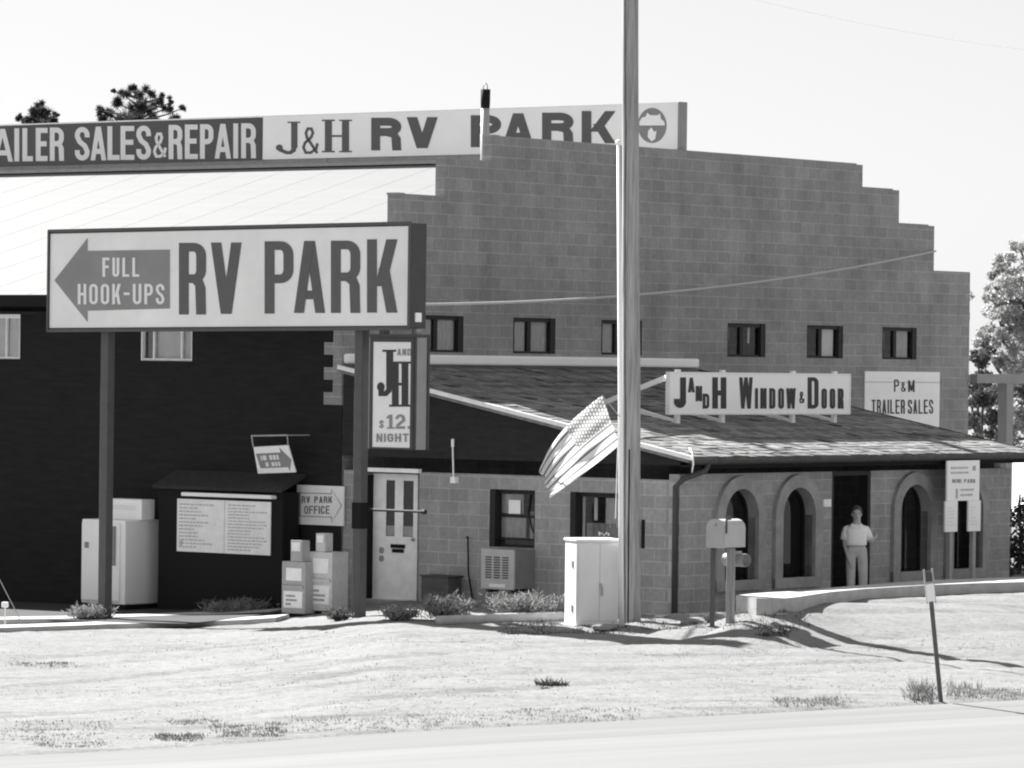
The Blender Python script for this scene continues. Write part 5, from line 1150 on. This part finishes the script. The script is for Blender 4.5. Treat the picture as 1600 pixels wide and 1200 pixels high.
# pale broad tree to the right behind the building
def broad_tree(name, label, base, clumps, trunk_top, n_per, size, mt, seed, group, tr=.28):
    rnd = random.Random(seed); o = thing(name, label, 'tree', base, 0, group)
    bb = MB(); limb(bb, (0, 0, -.2), trunk_top, tr, tr * .55, rnd, 6)
    for c, r in clumps: limb(bb, Vector(trunk_top) * rnd.uniform(.55, 1), c, tr * .35, .025, rnd, 4)
    bb.build('trunk', M['bark'], o, True)
    b = MB()
    for c, r in clumps:
        for k in range(7):
            q = Vector((rnd.gauss(0, .6) * r, rnd.gauss(0, .6) * r, rnd.gauss(0, .5) * r)); rr = r * rnd.uniform(.35, .65)
            br = rnd.uniform(.65, 1.25)
            leaves(b, Vector(c) + q, (rr, rr, rr * .8), int(n_per * (rr / .5) ** 1.6) + 20, size, rnd, .5, (br * .7, br * 1.3))
    b.build('crown', mt, o); return o
def clumps_px(lst, d, base):
    out = []
    for x, y, r_ in lst: q = at(x, y, d + random.uniform(-1.6, 1.6)) - base; out.append((tuple(q), r_ * d / F_PX))
    return out
d = 112; X_ = (1650 - 800) / F_PX * d; base = Vector((X_, d, g(X_, d)))
cl = clumps_px([(1592, 385, 20), (1600, 420, 26), (1575, 418, 16), (1562, 432, 14), (1548, 478, 17), (1582, 470, 26), (1610, 460, 34), (1552, 510, 24), (1585, 520, 30), (1535, 540, 16), (1562, 560, 24), (1600, 560, 34), (1645, 425, 34), (1690, 415, 40), (1700, 375, 36), (1740, 420, 44), (1660, 500, 46), (1720, 520, 46), (1630, 600, 40), (1590, 640, 28), (1576, 690, 22), (1700, 610, 44)], d, base)
rt = random.Random(41); cl += clumps_px([(rt.uniform(1548, 1780), rt.uniform(430, 690), rt.uniform(22, 34)) for k in range(30)], d, base)
broad_tree('broad_tree', 'tall pale broadleaf tree with airy crown behind the right gable corner', base, cl, (.2, 0, 3.2), 800, .055, M['leafl'], 3, 'trees behind the building')
d = 104; X_ = (1534 - 800) / F_PX * d; base = Vector((X_, d, g(X_, d)))
cl = clumps_px([(1528, 555, 18), (1533, 590, 20), (1538, 625, 22), (1530, 660, 22), (1548, 668, 20), (1542, 700, 24), (1520, 620, 22)], d, base)
broad_tree('broad_tree', 'darker bushy tree close to the gable corner under the carport beam', base, cl, (0, 0, 1.8), 800, .05, leaf_mat('dark_tree_leaves', .09, .4), 8, 'trees behind the building', .14)
# pines beyond the roof
def pine(label, base, lst, d, seed, hz):
    rnd = random.Random(seed); o = thing('pine_tree', label, 'tree', base, 0, 'pine trees beyond the roof')
    bb = MB(); limb(bb, (0, 0, -.2), (0, 0, hz - .75), .3, .05, rnd, 8); b = MB()
    cls = clumps_px(lst, d, base)
    for k in range(26):
        a_ = rnd.uniform(0, 6.28); z_ = rnd.uniform(3.5, hz - 1.6); q = (hz - z_) * .28 + .5; cls.append(((q * math.cos(a_), q * math.sin(a_), z_), .55))
    for c, r in cls:
        limb(bb, (0, 0, max(1.5, c[2] - .35)), c, .05, .015, rnd, 3)
        for k in range(4):
            q = Vector((rnd.gauss(0, .45), rnd.gauss(0, .45), rnd.gauss(0, .4))) * r
            cc = Vector(c) + q; br = rnd.uniform(.7, 1.4)
            for n_ in range(75):
                v_ = Vector((rnd.gauss(0, 1), rnd.gauss(0, 1), rnd.gauss(.35, 1))).normalized(); l_ = r * rnd.uniform(.6, 1.15); s_ = v_.orthogonal().normalized() * .026; b.tone = br * rnd.uniform(.6, 1.4)
                b.add([cc - s_, cc + s_, cc + v_ * l_], [(0, 1, 2)])
    b.tone = 1; bb.build('trunk', M['bark'], o, True); b.build('crown', M['leafd'], o)
d = 150; X_ = (214 - 800) / F_PX * d; base = Vector((X_, d, 0)); pine('loose pine crown with ragged branches rising over the rooftop sign', base, [(205, 140, 9), (213, 150, 12), (195, 150, 9), (228, 150, 11), (186, 163, 12), (205, 168, 15), (225, 170, 14), (243, 164, 10), (257, 152, 7), (250, 160, 7), (262, 170, 9), (283, 170, 6), (175, 175, 11), (155, 172, 8), (178, 142, 4), (240, 185, 12), (195, 185, 14), (268, 160, 4), (160, 185, 9), (222, 185, 14), (274, 185, 9)], d, 4, 13.2)
d = 140; X_ = (60 - 800) / F_PX * d; base = Vector((X_, d, 0)); pine('small dark rounded pine top peeping over the left end of the rooftop sign', base, [(60, 168, 9), (64, 178, 12), (54, 175, 9), (70, 183, 10), (58, 188, 11), (29, 184, 6), (38, 187, 6), (87, 182, 6), (46, 190, 8), (85, 191, 7)], d, 6, 12.0)
# spiky juniper shrubs along the kerb
def shrub(label, px0, px1, ytop, ybase, seed, n=520, spread=.75, dark=1.0):
    rnd = random.Random(seed); q = ghit((px0 + px1) / 2, ybase); s_ = F_PX / q.y; wd = (px1 - px0) / s_; ht = (ybase - ytop) / s_
    o = thing('juniper_shrub', label, 'shrub', q, 0, 'low shrubs along the kerb')
    bb = MB(); b = MB(); roots = []
    for k in range(16):
        a_ = rnd.uniform(0, 6.28); e = Vector((math.cos(a_) * wd * .5 * rnd.uniform(.2, 1), math.sin(a_) * wd * .3, ht * rnd.uniform(.35, .85))); limb(bb, (0, 0, -.05), e, .018, .006, rnd, 3); roots.append(e)
    for k in range(int(n * 2.4)):
        e = rnd.choice(roots) * rnd.uniform(.35, 1.0) + Vector((rnd.gauss(0, .09) * wd, rnd.gauss(0, .09) * wd, rnd.gauss(0, .09) * ht))
        e.z = max(.01, e.z); v_ = Vector((e.x / wd * 1.1 + rnd.gauss(0, .6), rnd.gauss(0, .6), .6 + rnd.gauss(0, .35))).normalized(); l_ = rnd.uniform(.04, .115) * (.6 + ht)
        w_ = v_.cross(Vector((rnd.gauss(0, 1), rnd.gauss(0, 1), rnd.gauss(0, 1)))).normalized() * rnd.uniform(.007, .013)
        b.tone = rnd.uniform(.55, 1.4) * dark
        b.add([e - w_, e + w_, e + v_ * l_ * .7 + w_ * .6, e + v_ * l_], [(0, 1, 2, 3)])
    b.tone = 1; bb.build('stem', M['bark'], o); b.build('foliage', M['leafs'], o)
shrub('pale round juniper around the foot of the left sign post', 100, 190, 941, 974, 1, 700)
shrub('spreading juniper with flat top in front of the notice board', 312, 416, 928, 963, 2, 800)
shrub('small dark low bush between the newspaper boxes and the right sign post', 505, 552, 952, 970, 3, 420, dark=.45)
shrub('faded feathery low shrub at the foot of the white door', 586, 655, 945, 970, 4, 420, dark=1.2)
shrub('spiky juniper right of the white door with a dark hollow', 645, 738, 924, 970, 5, 800)
shrub('wide spiky juniper under the air conditioner', 762, 872, 922, 968, 6, 950)
shrub('dark ground juniper at the right end of the arched wall', 1540, 1588, 880, 906, 7, 500, dark=.35)
# dark conifer bush by the trailer
rnd = random.Random(21); q = Vector(((1596 - 800) / F_PX * 84, 84, g(9.5, 84))); o = thing('conifer_bush', 'dark upright conifer bush at the right edge before the white trailer', 'shrub', q)
bb = MB(); limb(bb, (0, 0, -.1), (0, 0, 1.5), .05, .02, rnd); bb.build('stem', M['bark'], o)
b = MB()
for k in range(16): z_ = rnd.uniform(.1, 1.45); leaves(b, (rnd.gauss(0, .14), rnd.gauss(0, .14), z_), (.26 * (1.75 - z_) / 1.6 + .06,) * 2 + (.2,), 90, .05, rnd, .3)
b.build('foliage', M['leafd'], o)
# long parking rails at the edge of the bed
q0, q1 = ghit(684, 975.5), ghit(879, 969); b = MB()
b.tube([Vector((0, 0, .05)), (q1 - q0) * .5 + Vector((0, 0, .055)), (q1 - q0) + Vector((0, 0, .05))], [.075, .08, .075], 10); o = b.build('log_rail', M['conc'], None, True); o.location = q0; tag(o, 'long pale rail lying along the planting bed left of the cabinet', 'rail')
q0, q1 = ghit(1150, 954), ghit(1222, 970); b = MB()
b.bar((0, 0, .05), (q1 - q0) + Vector((0, 0, .05)), .16, .12); o = b.build('broken_kerbstone', M['conc'], None); o.location = q0; tag(o, 'loose broken kerbstone lying by the mailbox post', 'kerbstone')
# rocks and debris
rr_ = random.Random(31)
for i, (x, y, s_, lab) in enumerate(((1062, 967, .22, 'pale flat rock nearest the downspout corner of the annex'), (1128, 967, .25, 'pale flat rock at the foot of the mailbox post'), (945, 982, .18, 'small pale rock under the grey utility cabinet'), (1085, 973, .2, 'pale flat rock midway between downspout and mailbox'))):
    q = ghit(x, y); b = MB(); b.ell((0, 0, 0), (1, 1, 1), 12, 8)
    b.v = [tuple(Vector(v) * (1 + .35 * mnoise.noise(Vector(v) * 1.3 + Vector((i * 5, 0, 0))))) for v in b.v]
    b.v = [(v[0] * s_, v[1] * s_ * .8, v[2] * s_ * .32 + .015) for v in b.v]; o = b.build('rock', M['rock'], None, False); o.location = q; tag(o, lab, 'rock', 'pale rocks by the annex wall')
q = ghit(862, 1071); b = MB(); rnd = random.Random(9)
for k in range(140):
    e = Vector((rnd.gauss(0, .09), rnd.gauss(0, .05), 0)); v_ = Vector((rnd.gauss(-.2, .7), rnd.gauss(0, .5), .55)).normalized(); w_ = v_.cross(Vector((rnd.gauss(0, 1), 1, 0))).normalized() * .012; b.tone = rnd.uniform(.2, .6)
    b.add([e - w_, e + w_, e + v_ * rnd.uniform(.05, .14)], [(0, 1, 2)])
o = b.build('weed_clump', M['dgrass'], None); o.location = q; tag(o, 'small dark weed clump alone in the middle of the verge', 'weed')
# dry grass on the verge
b = MB(); rnd = random.Random(77)
def tuft(X, Y, n, h, sp, tone):
    z = ground_z(X, Y)
    for k in range(n):
        e = Vector((X + rnd.gauss(0, sp), Y + rnd.gauss(0, sp), z - .01)); v_ = Vector((rnd.gauss(0, .45), rnd.gauss(0, .45), 1)).normalized(); l_ = h * rnd.uniform(.5, 1.2)
        w_ = Vector((rnd.gauss(0, 1), rnd.gauss(0, .4), 0)).normalized() * .007; b.tone = tone * rnd.uniform(.7, 1.3)
        b.add([e - w_, e + w_, e + v_ * l_], [(0, 1, 2)])
for k in range(2600):
    x, y = rnd.uniform(-20, 1620), rnd.uniform(985, 1165); q = ghit(x, y); r = roadside(q.x, q.y)
    if r > -.15: continue
    if mnoise.noise((q.x * .45, q.y * .45, 7)) < .02 and rnd.random() < .75: continue
    tuft(q.x, q.y, 6, .03, .06, rnd.choice((.85, 1.0, 1.2)))
for (x0, x1, y0, y1, n_, h_, tn) in ((0, 170, 1126, 1160, 110, .04, .8), (60, 170, 1160, 1168, 40, .04, .65), (245, 310, 1148, 1158, 60, .06, .5), (335, 452, 1130, 1152, 110, .05, .65), (275, 345, 1126, 1134, 40, .045, .7), (20, 120, 1035, 1042, 60, .04, .6), (455, 800, 1118, 1142, 170, .04, .9), (800, 1000, 1108, 1126, 100, .04, .9), (1210, 1330, 1090, 1104, 90, .06, 1.0), (1422, 1462, 1075, 1098, 30, .20, .7), (1485, 1530, 1072, 1096, 26, .15, 1.05), (1530, 1600, 1078, 1092, 60, .06, .9), (780, 990, 968, 990, 120, .07, .55), (1000, 1260, 966, 988, 150, .06, .8), (1190, 1235, 982, 995, 60, .07, .45)):
    for k in range(n_):
        q = ghit(rnd.uniform(x0, x1), rnd.uniform(y0, y1))
        if roadside(q.x, q.y) < -.05: tuft(q.x, q.y, 7, h_, .05, tn)
b.tone = 1
tag(b.build('dry_grass', M['dgrass']), 'sparse dry grass and weeds scattered over the verge', 'grass', kind='stuff')

# ================================================================== BEHIND ON THE RIGHT
cb = thing('carport_frame', 'open carport frame of beam and post beyond the right gable corner', 'carport', B(20.0, 0.1, 0), R1)
b = MB(); b.box(-1.18, 1.5, -.08, .08, 3.56, 3.74); b.build('beam', M['boxg'], cb)
b = MB(); b.box(-.12, .12, -.1, .1, -.3, 3.558); b.build('post', M['boxg'], cb)
b = MB(); b.box(1.38, 1.5, .082, 4.0, 3.58, 3.72); b.build('side_beam', M['boxg'], cb)
b = MB(); b.box(1.32, 1.5, 4.0, 4.18, -.3, 3.72); b.build('post', M['boxg'], cb)
tr = thing('travel_trailer', 'white travel trailer partly seen past the right end of the annex', 'trailer', (13.2, 97, g(13, 97)), R(4))
b = MB(); b.box(-2.3, 2.6, -1.1, 1.1, .5, 2.05, bev=.15); b.build('body', M['white'], tr)
b = MB(); b.box(-2.25, 2.55, -1.14, 1.14, 2.06, 2.14, bev=.03); b.build('roof', M['boxg'], tr)
b = MB(); b.box(-1.6, -.6, -1.13, -1.102, 1.2, 1.7); wn = b.build('window', M['frame'], tr); b = MB(); b.box(-1.55, -.65, -1.137, -1.132, 1.24, 1.66); b.build('pane', M['glass'], wn)
b = MB(); b.box(.4, 1.1, -1.125, -1.102, .55, 1.9); b.build('door', M['white2'], tr)
for x in (-.4, .35):
    b = MB(); b.tube([(x - .0, -1.12, .33), (x, -.9, .33)], .33, 16); wh = b.build('wheel', M['black'], tr); b = MB(); b.tube([(x, -1.13, .33), (x, -1.121, .33)], .17, 12); b.build('rim', M['galv'], wh)
b = MB(); b.bar((-2.3, 0, .48), (-3.2, 0, .48), .1, .1); b.build('hitch', M['black'], tr)
